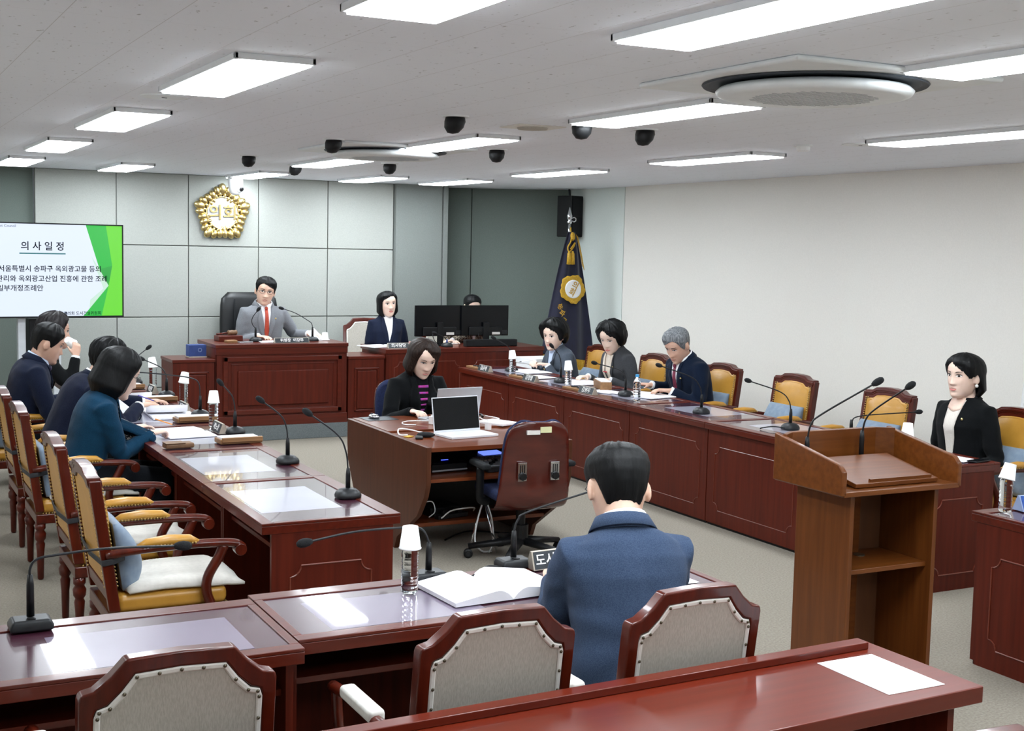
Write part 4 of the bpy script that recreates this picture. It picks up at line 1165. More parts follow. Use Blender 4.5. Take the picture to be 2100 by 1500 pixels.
sheet((5.02, 12.72, 0.889), 0.25, 'papers spilling over the left edge of the clerk desk', 0.30, 0.32, 0, 6)
sheet((5.30, 12.75, 0.889), -0.1, 'white papers before the long-haired clerk', 0.30, 0.24, 0, 6)
sheet((5.9, 12.95, 0.889), 0.05, 'white papers under the hands of the woman behind the monitors', 0.3, 0.2, 0, 4)
sheet((4.06, 7.98, 0.7405), 0.4, 'white notebook at the right of the operator desk', 0.18, 0.24, 0, 10)
# small things on the benches
t = thing('phone_case', 'worn brown leather phone case beside the elbow of the woman in teal', 'phone case', (1.745, 7.58, TBL), 0.08)
mesh_obj('case', B((-0.085, 0.085, -0.045, 0.045, 0, 0.03)), 'tan_leather', t, bevel=0.01, seg=3)
mesh_obj('flap', B((-0.085, 0.03, -0.05, 0.046, 0.03, 0.034)), 'tan_leather', t, bevel=0.002)
t = thing('phone', 'black phone lying before the woman in the black jacket', 'phone', (6.05, 5.50, TBL), 0.2)
mesh_obj('body', B((-0.075, 0.075, -0.036, 0.036, 0, 0.009)), 'black_plastic', t, bevel=0.004)
mesh_obj('screen', B((-0.07, 0.07, -0.032, 0.032, 0.009, 0.0095)), 'screen_off', t)
t = thing('phone', 'black phone with a white pen beside the blue name plate', 'phone', (5.10, 4.16, TBL), -0.1)
mesh_obj('body', B((-0.08, 0.08, -0.04, 0.04, 0, 0.01)), 'black_plastic', t, bevel=0.004)
mesh_obj('screen', B((-0.075, 0.075, -0.036, 0.036, 0.01, 0.0105)), 'screen_off', t)
tag(mesh_obj('towel', LA([(0, 0), (0.09, 0), (0.10, 0.012), (0.085, 0.03), (0.05, 0.045), (0, 0.05)], 20, (5.26, 4.38, TBL)), 'towel', None, smooth=True), 'white folded cloth behind the blue name plate', 'cloth')
def pen(a, b, m, lab, r=0.004):
    t = thing('pen', lab, 'pen', a, 0, 'pens and pencils')
    d = V(b) - V(a)
    mesh_obj('barrel', T([(0, 0, 0), d * 0.85], r, 8), m, t)
    mesh_obj('tip', T([d * 0.85, d], [r, r * 0.25], 8), 'dark_grey', t)
M['orange'] = mat('orange_pencil', 'd8862c', 0.4, 0, 0, 'e0903a', (30, 30, 30))
M['purple'] = mat('purple_pen', '4a45a8', 0.4, 0, 0, '554fb4', (30, 30, 30))
pen((1.76, 10.08, TBL + 0.02), (1.87, 9.98, TBL + 0.018), 'orange', 'orange pencil on the booklet of the man in navy')
# chairman's gavel, block, little boxes
t = thing('gavel_block', 'wooden gavel block on the chairman desk', 'gavel block', (3.46, 12.84, 0.9625), 0.1)
mesh_obj('block', B((-0.125, 0.125, -0.08, 0.08, 0, 0.055)), 'cherry_x', t, bevel=0.008)
t = thing('gavel', 'brown wooden gavel lying on its block at the left of the chairman', 'gavel', (3.45, 12.84, 1.0175), 0.1)
mesh_obj('head', LA([(0, -0.05), (0.022, -0.05), (0.026, -0.04), (0.02, -0.025), (0.024, -0.01), (0.024, 0.01), (0.02, 0.025), (0.026, 0.04), (0.022, 0.05), (0, 0.05)], 18, (0.05, 0, 0.027), (1, 0.2, 0)), 'tan_leather', t, smooth=True)
mesh_obj('handle', T([(0.03, 0, 0.027), (-0.05, 0.01, 0.018), (-0.11, 0.02, 0.012)], [0.008, 0.009, 0.011], 10), 'chair_wood', t, smooth=True)
t = thing('small_wooden_box', 'small light wooden box on the chairman desk before the gavel', 'box', (3.42, 12.60, 0.9625), 0.15)
mesh_obj('body', B((-0.055, 0.055, -0.04, 0.04, 0, 0.025)), 'box_wood', t, bevel=0.004)
t = thing('phone', 'phone lying on the chairman desk left of his microphone', 'phone', (3.56, 12.58, 0.9625), 0.1)
mesh_obj('body', B((-0.07, 0.07, -0.035, 0.035, 0, 0.01)), 'laptop_silver', t, bevel=0.004)
mesh_obj('screen', B((-0.064, 0.064, -0.03, 0.03, 0.01, 0.0105)), 'screen_off', t)
t = thing('tissue_box', 'navy blue box with a small emblem on the low cabinet left of the chairman', 'box', (3.08, 12.62, 0.8222), 0.05)
mesh_obj('carton', B((-0.085, 0.085, -0.06, 0.06, 0.01, 0.125)), 'blue_box', t, bevel=0.003)
mesh_obj('tray', B((-0.09, 0.09, -0.065, 0.065, 0, 0.012)), 'plate_body', t, bevel=0.002)
ring = [(0.02 + 0.018 * math.cos(2 * PI * k / 20), -0.0608, 0.075 + 0.018 * math.sin(2 * PI * k / 20)) for k in range(21)]
mesh_obj('emblem', T(ring, 0.002, 6), 'plate_clear', t)
t = thing('chairman_armchair', 'big black leather executive chair behind the chairman', 'chair', (3.9, 13.38, 0.15), 0.0)
bm = bmesh.new()
rings = []
for i in range(13):
    f = i / 12; z = 0.45 + 0.82 * f
    hw = 0.30 + 0.02 * math.sin(PI * f) - (0.07 * max(0, (f - 0.88) / 0.12) ** 2)
    th = 0.06 - 0.025 * max(0, (f - 0.85) / 0.15)
    rings.append([V((math.copysign(abs(math.cos(2 * PI * k / 28)) ** 0.35, math.cos(2 * PI * k / 28)) * hw, 0.22 + 0.06 * f + math.copysign(abs(math.sin(2 * PI * k / 28)) ** 0.7, math.sin(2 * PI * k / 28)) * th, z)) for k in range(28)])
loft(bm, rings)
bk = mesh_obj('backrest', bm, 'black_leather', t, smooth=True)
bm = bmesh.new()
for s in (-1, 1):
    tube(bm, [(s * 0.18, 0.145, 0.55), (s * 0.19, 0.15, 0.85), (s * 0.18, 0.17, 1.2)], 0.006, 6)
mesh_obj('back_seams', bm, 'dark_grey', bk)
mesh_obj('seat', B((-0.28, 0.28, -0.3, 0.2, 0.40, 0.50)), 'black_leather', t, bevel=0.04, seg=4)
for s in (-1, 1):
    mesh_obj('arm', T(smoothpath([(s * 0.31, 0.2, 0.68), (s * 0.32, 0.0, 0.70), (s * 0.31, -0.2, 0.68), (s * 0.30, -0.22, 0.5)]), 0.03, 10), 'black_leather', t, smooth=True)
mesh_obj('column', LA([(0.03, 0.1), (0.03, 0.4)], 16), 'dark_grey', t)
for k in range(5):
    a = 2 * PI * k / 5
    mesh_obj('base_leg', T([(0, 0, 0.1), (0.3 * math.cos(a), 0.3 * math.sin(a), 0.06)], [0.03, 0.018], 8), 'black_plastic', t)
    mesh_obj('caster', LA([(0, -0.02), (0.027, -0.02), (0.027, 0.02), (0, 0.02)], 14, (0.3 * math.cos(a), 0.3 * math.sin(a), 0.03), (math.sin(a), -math.cos(a), 0)), 'black_plastic', t)

# ------------------------------------------------------------------ clerk desk: two monitors, long box, keyboard
def make_monitor(x, y, rz, lab):
    t = thing('computer_monitor', lab, 'monitor', (x, y, 0.889), rz, 'computer monitors')
    mesh_obj('housing', B((-0.285, 0.285, -0.012, 0.018, 0.10, 0.435)), 'screen_off', t, bevel=0.006)
    mesh_obj('back_bulge', B((-0.2, 0.2, -0.035, -0.012, 0.105, 0.2)), 'black_plastic', t, bevel=0.01)
    mesh_obj('display', B((-0.275, 0.275, 0.018, 0.0185, 0.11, 0.425)), 'dark_grey', t)
    mesh_obj('neck', B((-0.035, 0.035, -0.05, -0.03, 0.006, 0.25)), 'black_plastic', t, bevel=0.004)
    mesh_obj('foot', B((-0.12, 0.12, -0.11, 0.08, 0, 0.012)), 'black_plastic', t, bevel=0.004)
    mesh_obj('label', B((0.075, 0.17, -0.037, -0.0355, 0.115, 0.142)), 'sticker_w', t)
    mesh_obj('plate', B((0.18, 0.27, -0.014, -0.0125, 0.115, 0.16)), 'dark_grey', t)
    mesh_obj('cable', T(smoothpath([(-0.06, -0.04, 0.15), (-0.1, -0.06, 0.12), (-0.08, -0.08, 0.05), (-0.02, -0.06, 0.02)]), 0.004, 6), 'black_plastic', t)
    return t
make_monitor(5.73, 12.72, 0.04, 'left black monitor of the pair on the clerk desk, seen from behind')
make_monitor(6.275, 12.70, -0.02, 'right black monitor of the pair on the clerk desk, seen from behind')
t = thing('sound_bar', 'long black box below the right monitor on the clerk desk', 'sound bar', (6.25, 12.50, 0.889), 0.0)
mesh_obj('body', B((-0.31, 0.31, -0.04, 0.04, 0, 0.075)), 'black_plastic', t, bevel=0.008)
mesh_obj('grille', B((-0.29, 0.29, -0.042, -0.04, 0.012, 0.062)), 'foam', t)
t = thing('lipstick_case', 'small pink tube on the clerk desk', 'tube', (5.335, 12.58, 0.889))
M['pink'] = mat('pink_plastic', 'd9a6a2', 0.4, 0, 0, 'dfb0ac', (20, 20, 20))
mesh_obj('tube', LA([(0, 0), (0.013, 0), (0.013, 0.035), (0, 0.035)], 16), 'pink', t)
mesh_obj('cap', LA([(0, 0.035), (0.012, 0.035), (0.012, 0.06), (0, 0.06)], 16), 'pink', t)
t = thing('storage_box', 'white storage box with black print behind the woman in the grey jacket', 'box', (6.62, 12.05, 0), 0.05)
mesh_obj('carton', B((-0.2, 0.2, -0.16, 0.16, 0, 0.78)), 'white', t, bevel=0.004)
mesh_obj('lid', B((-0.205, 0.205, -0.165, 0.165, 0.74, 0.80)), 'white', t, bevel=0.004)
text_obj('결과물', 0.07, frame_mx((-0.06, -0.168, 0.70), (1, 0, 0), (0, 0, 1)), 'ink', t)

# ------------------------------------------------------------------ flag, wall speaker
t = thing('council_flag', 'navy flag with a gold blossom on a silver pole in the far corner', 'flag', (7.27, 12.62, 0))
mesh_obj('pole', LA([(0.0, 0.03), (0.016, 0.03), (0.016, 2.16), (0.014, 2.24), (0, 2.24)], 16), 'chrome', t, smooth=True)
mesh_obj('pole_foot', LA([(0, 0), (0.17, 0), (0.17, 0.02), (0.06, 0.04), (0.03, 0.06), (0, 0.06)], 28), 'chrome', t, smooth=True)
mesh_obj('finial', LA([(0, 2.24), (0.022, 2.24), (0.03, 2.262), (0.016, 2.28), (0.028, 2.30), (0.03, 2.33), (0.018, 2.37), (0.006, 2.42), (0, 2.43)], 16), 'chrome', t, smooth=True)
mesh_obj('finial_ring', T([(0.02, 0, 2.30), (0.055, -0.01, 2.315), (0.075, -0.01, 2.30), (0.075, -0.01, 2.275), (0.05, -0.01, 2.265), (0.02, 0, 2.28)], 0.007, 8), 'chrome', t, smooth=True)
def flag_surface(u, v):
    """u 0..1 across, v 0..1 downwards"""
    z = 2.15 - 1.42 * v
    xl = -0.05 - 0.33 * v ** 0.85
    xr = 0.04 + 0.25 * v ** 0.75
    wv = 0.6 + 0.4 * v
    x = xl + (xr - xl) * u
    y = -0.07 - 0.05 * v + 0.03 * wv * math.sin(u * 15 + 2.2 * v) * (0.4 + 0.6 * abs(2 * u - 1)) - 0.05 * math.sin(PI * u) * v
    z -= 0.10 * v * (0.5 - u) * -1.0
    return V((x, y, z))
bm = bmesh.new()
g = [[bm.verts.new(flag_surface(i / 40, j / 40)) for i in range(41)] for j in range(41)]
for j in range(40):
    for i in range(40):
        bm.faces.new((g[j][i], g[j][i + 1], g[j + 1][i + 1], g[j + 1][i]))
cl = mesh_obj('cloth', bm, 'flag_navy', t, smooth=True, solid=0.006)
bm = bmesh.new()
for i in range(70):
    p = flag_surface((i + 0.5) / 70, 1.0)
    tube(bm, [p + V((0, -0.002, 0.012)), p + V((0.003 * math.sin(i), -0.004, -0.05)), p + V((0.004 * math.cos(i), -0.003, -0.105))], 0.0048, 5)
for i in range(22):
    p = flag_surface(1.0, 0.02 + i * 0.011)
    tube(bm, [p, p + V((0.018, -0.006, -0.02)), p + V((0.03, -0.005, -0.055))], 0.004, 5)
mesh_obj('fringe', bm, 'gold_cloth', cl)['kind'] = 'stuff'
# gold blossom appliqué following the cloth
def on_flag(lx, lz, off):
    ca, sa = math.cos(-0.50), math.sin(-0.50)
    rx, rz = lx * ca - lz * sa, lx * sa + lz * ca
    cx, cz = -0.02 + rx, 1.515 + rz
    v = (2.15 - cz) / 1.42
    xl = -0.05 - 0.33 * v ** 0.85; xr = 0.04 + 0.25 * v ** 0.75
    u = (cx - xl) / (xr - xl)
    p = flag_surface(u, v)
    return V((cx, -0.07 - 0.05 * v - 0.05 * math.sin(PI * min(1, max(0, u))) * v - 0.038 - off, cz))
def disc_patch(rf, off, nr=8, na=60):
    bm = bmesh.new()
    c = bm.verts.new(on_flag(0, 0, off))
    prev = None
    for i in range(1, nr + 1):
        ring = [bm.verts.new(on_flag(rf(2 * PI * k / na) * i / nr * math.cos(2 * PI * k / na), rf(2 * PI * k / na) * i / nr * math.sin(2 * PI * k / na), off)) for k in range(na)]
        for k in range(na):
            j = (k + 1) % na
            if prev is None: bm.faces.new((c, ring[k], ring[j]))
            else: bm.faces.new((prev[k], ring[k], ring[j], prev[j]))
        prev = ring
    return bm
fl = mesh_obj('blossom', disc_patch(lambda a: 0.158 * (1 + 0.06 * math.cos(5 * (a - PI / 2))) * (1 + 0.03 * math.cos(15 * a)), 0.004), 'gold_cloth', cl, smooth=True, solid=0.003)
mesh_obj('blossom_centre', disc_patch(lambda a: 0.103, 0.009, 6, 40), 'white', cl, smooth=True, solid=0.002)
M['flag_gold'] = mat('flag_letter_gold', 'b98d28', 0.6, 0, 0, 'c69a32', (30, 30, 30))
o = on_flag(0, 0, 0.013)
for s, dz in (('의', 0.043), ('회', -0.043)):
    p = on_flag(0, dz, 0.016)
    text_obj(s, 0.092, frame_mx(p, (math.cos(-0.5), 0, math.sin(-0.5)), (-math.sin(-0.5), 0, math.cos(-0.5))), 'flag_gold', cl)
for s, (px, pz) in (('송', (-0.20, 1.32)), ('파', (-0.175, 1.245)), ('구', (-0.15, 1.16))):
    text_obj(s, 0.075, frame_mx((px, -0.19, pz), (math.cos(-0.6), 0, math.sin(-0.6)), (-math.sin(-0.6), 0, math.cos(-0.6))), 'gold_cloth', cl)
bm = bmesh.new()
blob(bm, (-0.005, -0.085, 2.10), 0.03, 0.03, 0.05)
mesh_obj('cord_knot', bm, 'gold_cloth', t, smooth=True)
mesh_obj('cord', T(smoothpath([(0, -0.03, 2.2), (-0.03, -0.1, 2.06), (-0.07, -0.1, 1.98), (-0.05, -0.1, 1.93), (0, -0.1, 1.98), (0.02, -0.1, 2.03), (-0.04, -0.11, 1.96)]), 0.008, 8), 'gold_cloth', t, smooth=True)
for x in (-0.065, -0.02):
    mesh_obj('tassel', LA([(0, 0.02), (0.012, 0.015), (0.014, 0), (0.02, -0.01), (0.027, -0.13), (0, -0.135)], 12, (x, -0.125, 1.92)), 'gold_cloth', t, smooth=True)
t = thing('wall_speaker', 'tall black loudspeaker on the wall in the far right corner', 'loudspeaker', (7.63, 13.22, 2.10), 0.35)
mesh_obj('cabinet', B((-0.11, 0.11, -0.1, 0.12, 0, 0.48)), 'black_plastic', t, bevel=0.012)
for z in (0.13, 0.35):
    mesh_obj('driver_grille', B((-0.09, 0.09, -0.108, -0.1, z - 0.1, z + 0.1)), 'foam', t, bevel=0.004)
mesh_obj('bracket', T([(0, 0.02, 0.48), (0.02, 0.05, 0.555)], 0.012, 8), 'dark_grey', t)

# ------------------------------------------------------------------ operator desk equipment
OZ = 0.7285
def make_laptop(loc, rz, lab, m, open_a, W=0.345, D=0.235):
    t = thing('laptop', lab, 'laptop', loc, rz, 'open laptops')
    mesh_obj('base', B((-W / 2, W / 2, -D / 2, D / 2, 0, 0.016)), m, t, bevel=0.003)
    mesh_obj('keyboard', B((-W / 2 + 0.02, W / 2 - 0.02, -0.03, D / 2 - 0.02, 0.016, 0.0175)), 'laptop_white' if m == 'laptop_white' else 'dark_grey', t)
    mx = Matrix.Translation((0, D / 2, 0.016)) @ Matrix.Rotation(-open_a, 4, 'X')
    lid = mesh_obj('lid', B((-W / 2, W / 2, -0.007, 0.0, 0, D, mx)), m, t, bevel=0.002)
    mesh_obj('screen', B((-W / 2 + 0.006, W / 2 - 0.006, -0.0085, -0.007, 0.012, D - 0.006, mx)), 'screen_off', lid)
    mesh_obj('trackpad', B((-0.05, 0.05, -D / 2 + 0.01, -0.04, 0.016, 0.0168)), m, t)
    return t
make_laptop((3.63, 7.59, OZ), 0.12, 'white laptop with a dark screen on the near side of the operator desk', 'laptop_white', 0.18, 0.36, 0.23)
make_laptop((3.80, 8.25, 0.7405), PI + 0.10, 'silver laptop seen from behind, before the operator in stripes', 'laptop_silver', 0.22, 0.36, 0.235)
t = thing('computer_mouse', 'silver and black computer mouse on a dark pad', 'mouse', (3.325, 8.47, 0.7435), 0.3)
bm = bmesh.new(); blob(bm, (0, 0, 0.012), 0.033, 0.05, 0.02)
for v in bm.verts: v.co.z = max(v.co.z, 0.0)
mesh_obj('shell', bm, 'chrome', t, smooth=True)
mesh_obj('wheel', B((-0.006, 0.006, 0.01, 0.035, 0.028, 0.034)), 'black_plastic', t, bevel=0.002)
tag(mesh_obj('mouse_pad', B((3.24, 3.47, 8.36, 8.55, 0.7405, 0.743)), 'plate_face'), 'thin dark mouse pad at the far corner of the operator desk', 'mouse pad')
t = thing('remote_control', 'black key fob on the near left of the operator desk', 'remote control', (3.29, 7.58, OZ), -0.4)
mesh_obj('body', B((-0.025, 0.025, -0.05, 0.05, 0, 0.014)), 'black_plastic', t, bevel=0.005)
t = thing('glasses_case', 'black rounded case beside the key fob on the operator desk', 'case', (3.355, 7.62, OZ), 1.0)
bm = bmesh.new(); blob(bm, (0, 0, 0.016), 0.035, 0.06, 0.018)
mesh_obj('case', bm, 'foam', t, smooth=True)
t = thing('card_reader', 'small yellow and black card beside the key fob', 'card', (3.25, 7.66, OZ), 0.5)
mesh_obj('card', B((-0.03, 0.03, -0.02, 0.02, 0, 0.006)), 'gold_cloth', t, bevel=0.002)
for i, (x, y, z, lab) in enumerate(((3.60, 8.08, 0.7405, 'white plug adapter left of the silver laptop'), (3.885, 7.78, OZ, 'white plug adapter right of the white laptop'))):
    t = thing('plug_adapter', lab, 'adapter', (x, y, z), 0.3, 'white plug adapters')
    mesh_obj('body', B((-0.014, 0.014, -0.02, 0.02, 0, 0.055)), 'white', t, bevel=0.003)
    mesh_obj('pins', B((-0.008, 0.008, -0.004, 0.004, 0.055, 0.066)), 'white', t)
def cable(pts, r, m, lab):
    tag(mesh_obj('cable', T(smoothpath(pts, 6), r, 6), m, smooth=True), lab, 'cable', 'loose cables at the operator desk')
cable([(3.45, 7.66, OZ + 0.01), (3.38, 7.74, OZ + 0.012), (3.30, 7.78, OZ + 0.03), (3.23, 7.78, OZ + 0.035), (3.21, 7.72, OZ + 0.008), (3.26, 7.70, OZ + 0.006)], 0.005, 'white', 'white cable looping left of the white laptop')
cable([(3.60, 8.1, 0.76), (3.5, 8.2, 0.752), (3.42, 8.17, 0.75), (3.40, 8.09, 0.746), (3.47, 8.05, 0.745)], 0.004, 'white', 'white cable loop beside the mouse')
cable([(4.12, 8.3, 0.75), (4.13, 8.15, 0.755), (4.1, 8.05, 0.76), (4.02, 8.1, 0.75), (4.05, 8.25, 0.746)], 0.004, 'white', 'white cable coil at the far right of the operator desk')
cable([(3.95, 8.32, 0.75), (4.02, 8.38, 0.752), (4.1, 8.34, 0.755), (4.08, 8.26, 0.75)], 0.009, 'black_plastic', 'black cables behind the silver laptop')
# audio mixer and control unit on the shelf
t = thing('audio_mixer', 'grey audio mixer with sliders and a small blue screen on the operator desk shelf', 'mixer', (3.86, 7.50, 0.5225), 0.12)
mx = Matrix.Rotation(0.12, 4, 'X')
bm = bmesh.new(); box(bm, -0.22, 0.22, -0.16, 0.17, 0.02, 0.06, mx)
mesh_obj('chassis', bm, 'dark_grey', t, bevel=0.006)
mesh_obj('control_panel', B((-0.21, 0.21, -0.15, 0.06, 0.06, 0.064, mx)), 'laptop_silver', t)
for i in range(10):
    x = -0.18 + i * 0.04
    mesh_obj('slider', B((x - 0.008, x + 0.008, -0.13 + 0.03 * (i % 3), -0.11 + 0.03 * (i % 3), 0.064, 0.078, mx)), 'black_plastic', t)
bm = bmesh.new()
for i in range(14):
    for j in range(4):
        x = -0.195 + i * 0.03; y = -0.03 + j * 0.022
        box(bm, x - 0.009, x + 0.009, y - 0.007, y + 0.007, 0.064, 0.071, mx)
mesh_obj('key_block', bm, 'plate_body', t)['kind'] = 'stuff'
mesh_obj('display', B((-0.10, 0.05, 0.09, 0.16, 0.06, 0.07, mx)), 'lcd_blue', t)
t = thing('network_switch', 'black electronic box with a blue light on the left of the operator desk shelf', 'electronic box', (3.43, 7.55, 0.5225), 0.1)
mesh_obj('body', B((-0.13, 0.13, -0.12, 0.12, 0.006, 0.055)), 'black_plastic', t, bevel=0.006)
mesh_obj('front_strip', B((-0.13, 0.13, -0.123, -0.12, 0.01, 0.02)), 'laptop_silver', t)
mesh_obj('led', B((0.02, 0.07, 0.02, 0.03, 0.055, 0.057)), 'led_blue', t)
mesh_obj('buttons', B((-0.1, -0.02, -0.08, 0.05, 0.055, 0.06)), 'dark_grey', t, bevel=0.002)
t = thing('recorder', 'black recorder on the bottom shelf of the operator desk', 'recorder', (3.50, 7.72, 0.1955), 0.1)
mesh_obj('body', B((-0.12, 0.12, -0.1, 0.1, 0, 0.06)), 'black_plastic', t, bevel=0.006)
t = thing('power_strip', 'black power strip with plugs on the bottom shelf', 'power strip', (3.52, 7.56, 0.1955), 0.2)
mesh_obj('strip', B((-0.12, 0.12, -0.025, 0.025, 0, 0.03)), 'dark_grey', t, bevel=0.005)
for x in (-0.06, 0.0, 0.06):
    mesh_obj('plug', B((x - 0.018, x + 0.018, -0.015, 0.015, 0.03, 0.06)), 'black_plastic', t, bevel=0.004)
cable([(3.42, 7.5, 0.21), (3.5, 7.52, 0.25), (3.6, 7.50, 0.265), (3.68, 7.55, 0.25), (3.70, 7.6, 0.22)], 0.005, 'white', 'white cable on the bottom shelf of the operator desk')
cable([(3.35, 7.62, 0.3), (3.40, 7.6, 0.30), (3.41, 7.58, 0.24), (3.36, 7.56, 0.21)], 0.004, 'white', 'short white cable hanging at the left of the bottom shelf')
# small tripod under the desk
t = thing('cable_tripod', 'small chrome tripod standing under the operator desk', 'tripod', (3.66, 7.38, 0), 0)
for a in (3.6, 5.0, 0.3):
    l = mesh_obj('leg', T([(0, 0, 0.36), (0.14 * math.cos(a), 0.14 * math.sin(a), 0.012)], [0.009, 0.006], 8), 'chrome', t, smooth=True)
mesh_obj('column', LA([(0.012, 0.30), (0.012, 0.38)], 10), 'black_plastic', t)
cable([(3.66, 7.36, 0.36), (3.60, 7.34, 0.2), (3.58, 7.32, 0.08), (3.62, 7.30, 0.02), (3.69, 7.30, 0.012)], 0.006, 'white', 'white cable hanging from the tripod to the floor')
cable([(3.67, 7.36, 0.35), (3.71, 7.34, 0.2), (3.70, 7.31, 0.06), (3.66, 7.28, 0.012)], 0.005, 'white', 'second white cable beside the tripod')
cable([(3.55, 7.72, 0.008), (3.7, 7.85, 0.008), (3.85, 7.9, 0.008), (4.05, 7.75, 0.008), (4.15, 7.9, 0.008)], 0.006, 'black_plastic', 'black cable along the carpet under the operator desk')

# office chair with plywood shell
def make_office_chair(lab, loc, rz):
    t = thing('office_chair', lab, 'chair', loc, rz, 'office chairs with plywood backs')
    bm = bmesh.new()
    # shell: back sheet curving under the seat; profile (y,z), width by height
    prof = [(-0.02, 0.335, 0.225), (-0.115, 0.345, 0.235), (-0.175, 0.375, 0.24), (-0.205, 0.43, 0.24), (-0.215, 0.50, 0.235), (-0.225, 0.56, 0.228), (-0.235, 0.66, 0.222), (-0.25, 0.76, 0.215), (-0.262, 0.84, 0.205), (-0.268, 0.88, 0.18), (-0.271, 0.905, 0.14), (-0.272, 0.915, 0.09)]
    rows = []
    for y, z, w_ in prof:
        r = []
        for k in range(15):
            f = k / 14 * 2 - 1
            dip = 0.035 * (1 - f * f) * (1 if 0.46 < z < 0.53 else 0.35)
            r.append(V((w_ * f, y - 0.03 * (1 - f * f) + (0 if z > 0.5 else -0.02 * (1 - f * f)), z)))
        rows.append(r)
    loft(bm, rows, cap=False, closed=False)
    sh = mesh_obj('plywood_shell', bm, 'plywood', t, smooth=True, solid=0.012, sub=1)
    bm = bmesh.new()
    rows = [[p + V((0, 0.035, 0)) for p in r] for r in rows[4:]]
    loft(bm, rows, cap=False, closed=False)
    mesh_obj('back_cushion', bm, 'navy_fabric', t, smooth=True, solid=0.045, sub=1)
    mesh_obj('seat', B((-0.225, 0.225, -0.17, 0.28, 0.395, 0.465)), 'navy_fabric', t, bevel=0.03, seg=4)
    for x in (-0.105, 0.11):
        fz = -0.245 - 0.035
        ap = mesh_obj('adjuster_plate', B((x - 0.03, x + 0.03, fz - 0.006, fz + 0.012, 0.55, 0.665)), 'chrome', t, bevel=0.003)
        bm = bmesh.new()
        for i in (-1, 0, 1): box(bm, x + i * 0.013 - 0.003, x + i * 0.013 + 0.003, fz - 0.008, fz - 0.005, 0.60, 0.65)
        mesh_obj('slots', bm, 'black_plastic', ap)
        mesh_obj('knob', LA([(0, 0), (0.024, 0), (0.026, 0.012), (0.022, 0.022), (0, 0.022)], 8, (x, fz - 0.006, 0.58), (0, -1, 0)), 'black_plastic', ap)
    mesh_obj('sticker', B((-0.09, -0.005, -0.312, -0.298, 0.84, 0.865)), 'sticker_w', t)
    mesh_obj('sticker', B((-0.002, 0.07, -0.312, -0.296, 0.85, 0.885)), 'sticker_y', t)
    for s in (-1, 1):
        arm = mesh_obj('arm', T(smoothpath([(s * 0.22, 0.02, 0.37), (s * 0.275, 0.0, 0.40), (s * 0.285, -0.02, 0.5), (s * 0.285, -0.02, 0.6)]), 0.022, 10, 0.03), 'black_plastic', t, smooth=True)
        mesh_obj('arm_pad', B((s * 0.285 - 0.032, s * 0.285 + 0.032, -0.14, 0.12, 0.60, 0.635)), 'foam', arm, bevel=0.015, seg=3)
    mesh_obj('gas_column', LA([(0.05, 0.10), (0.05, 0.22), (0.03, 0.22), (0.03, 0.37)], 18), 'black_plastic', t)
    mesh_obj('mechanism', B((-0.09, 0.09, -0.13, 0.13, 0.34, 0.395)), 'black_plastic', t, bevel=0.01)
    for k in range(5):
        a = 2 * PI * k / 5 + 0.35
        d = V((math.cos(a), math.sin(a), 0))
        mesh_obj('base_leg', T([d * 0.03 + V((0, 0, 0.115)), d * 0.18 + V((0, 0, 0.095)), d * 0.33 + V((0, 0, 0.075))], [0.038, 0.03, 0.022], 10, [0.025, 0.022, 0.018]), 'black_plastic', t, smooth=True)
        cs = mesh_obj('caster', LA([(0, -0.024), (0.02, -0.024), (0.029, -0.018), (0.029, 0.018), (0.02, 0.024), (0, 0.024)], 18, d * 0.33 + V((0, 0, 0.029)), (-d.y, d.x, 0)), 'black_plastic', t)
        mesh_obj('caster_hub', LA([(0, -0.026), (0.013, -0.026), (0.013, 0.026), (0, 0.026)], 14, d * 0.33 + V((0, 0, 0.029)), (-d.y, d.x, 0)), 'dark_grey', cs)
    return t
make_office_chair('office chair with a glossy plywood back before the operator desk, two stickers on it', (3.80, 7.12, 0), -0.12)
make_office_chair('office chair under the operator in stripes', (3.86, 9.02, 0), PI + 0.05)
# ------------------------------------------------------------------ people
def skin_mat(name, c, c2):
    m = mat(name, c, 0.5, 0, 0, c2, (18, 18, 18), 0, None, 2.0)
    m.node_tree.nodes['Principled BSDF'].inputs['Subsurface Weight'].default_value = 0.08
    m.node_tree.nodes['Principled BSDF'].inputs['Subsurface Radius'].default_value = (0.01, 0.004, 0.002)
    return m
M['skin_m'] = skin_mat('skin_tan', 'd6ae97', 'ddb8a2')
M['skin_r'] = skin_mat('skin_ruddy', 'cfa48e', 'd6ae99')
M['skin_f'] = skin_mat('skin_fair', 'e0c0ae', 'e7cbba')
def hair_mat(name, c, c2):
    return mat(name, c, 0.5, 0, 0, c2, (170, 170, 9), 0.25, None, 3.0, lo=0.4, hi=0.7, spec=0.2)
M['hair_black'] = hair_mat('hair_black', '060708', '0f1012')
M['hair_brown'] = hair_mat('hair_brown', '1c1310', '3a2c25')
M['hair_grey'] = hair_mat('hair_grey', '55585c', '9a9da0')
M['hair_dark'] = hair_mat('hair_dark_wavy', '151213', '2b2628')
M['eye_white'] = mat('eye_white', 'e6e1dc', 0.3, 0, 0, 'ece7e2', (30, 30, 30))
M['eye_iris'] = mat('eye_iris', '1e1512', 0.2, 0, 0, '251b17', (30, 30, 30))
M['brow'] = mat('eyebrow', '2a211d', 0.8, 0, 0, '332924', (60, 60, 60))
M['lip_m'] = mat('lips_natural', 'a9665a', 0.45, 0, 0, 'b06e62', (40, 40, 40))
M['lip_r'] = mat('lips_red', 'c03a40', 0.4, 0, 0, 'c84449', (40, 40, 40))
M['lip_p'] = mat('lips_pink', 'c46a68', 0.4, 0, 0, 'cb7370', (40, 40, 40))
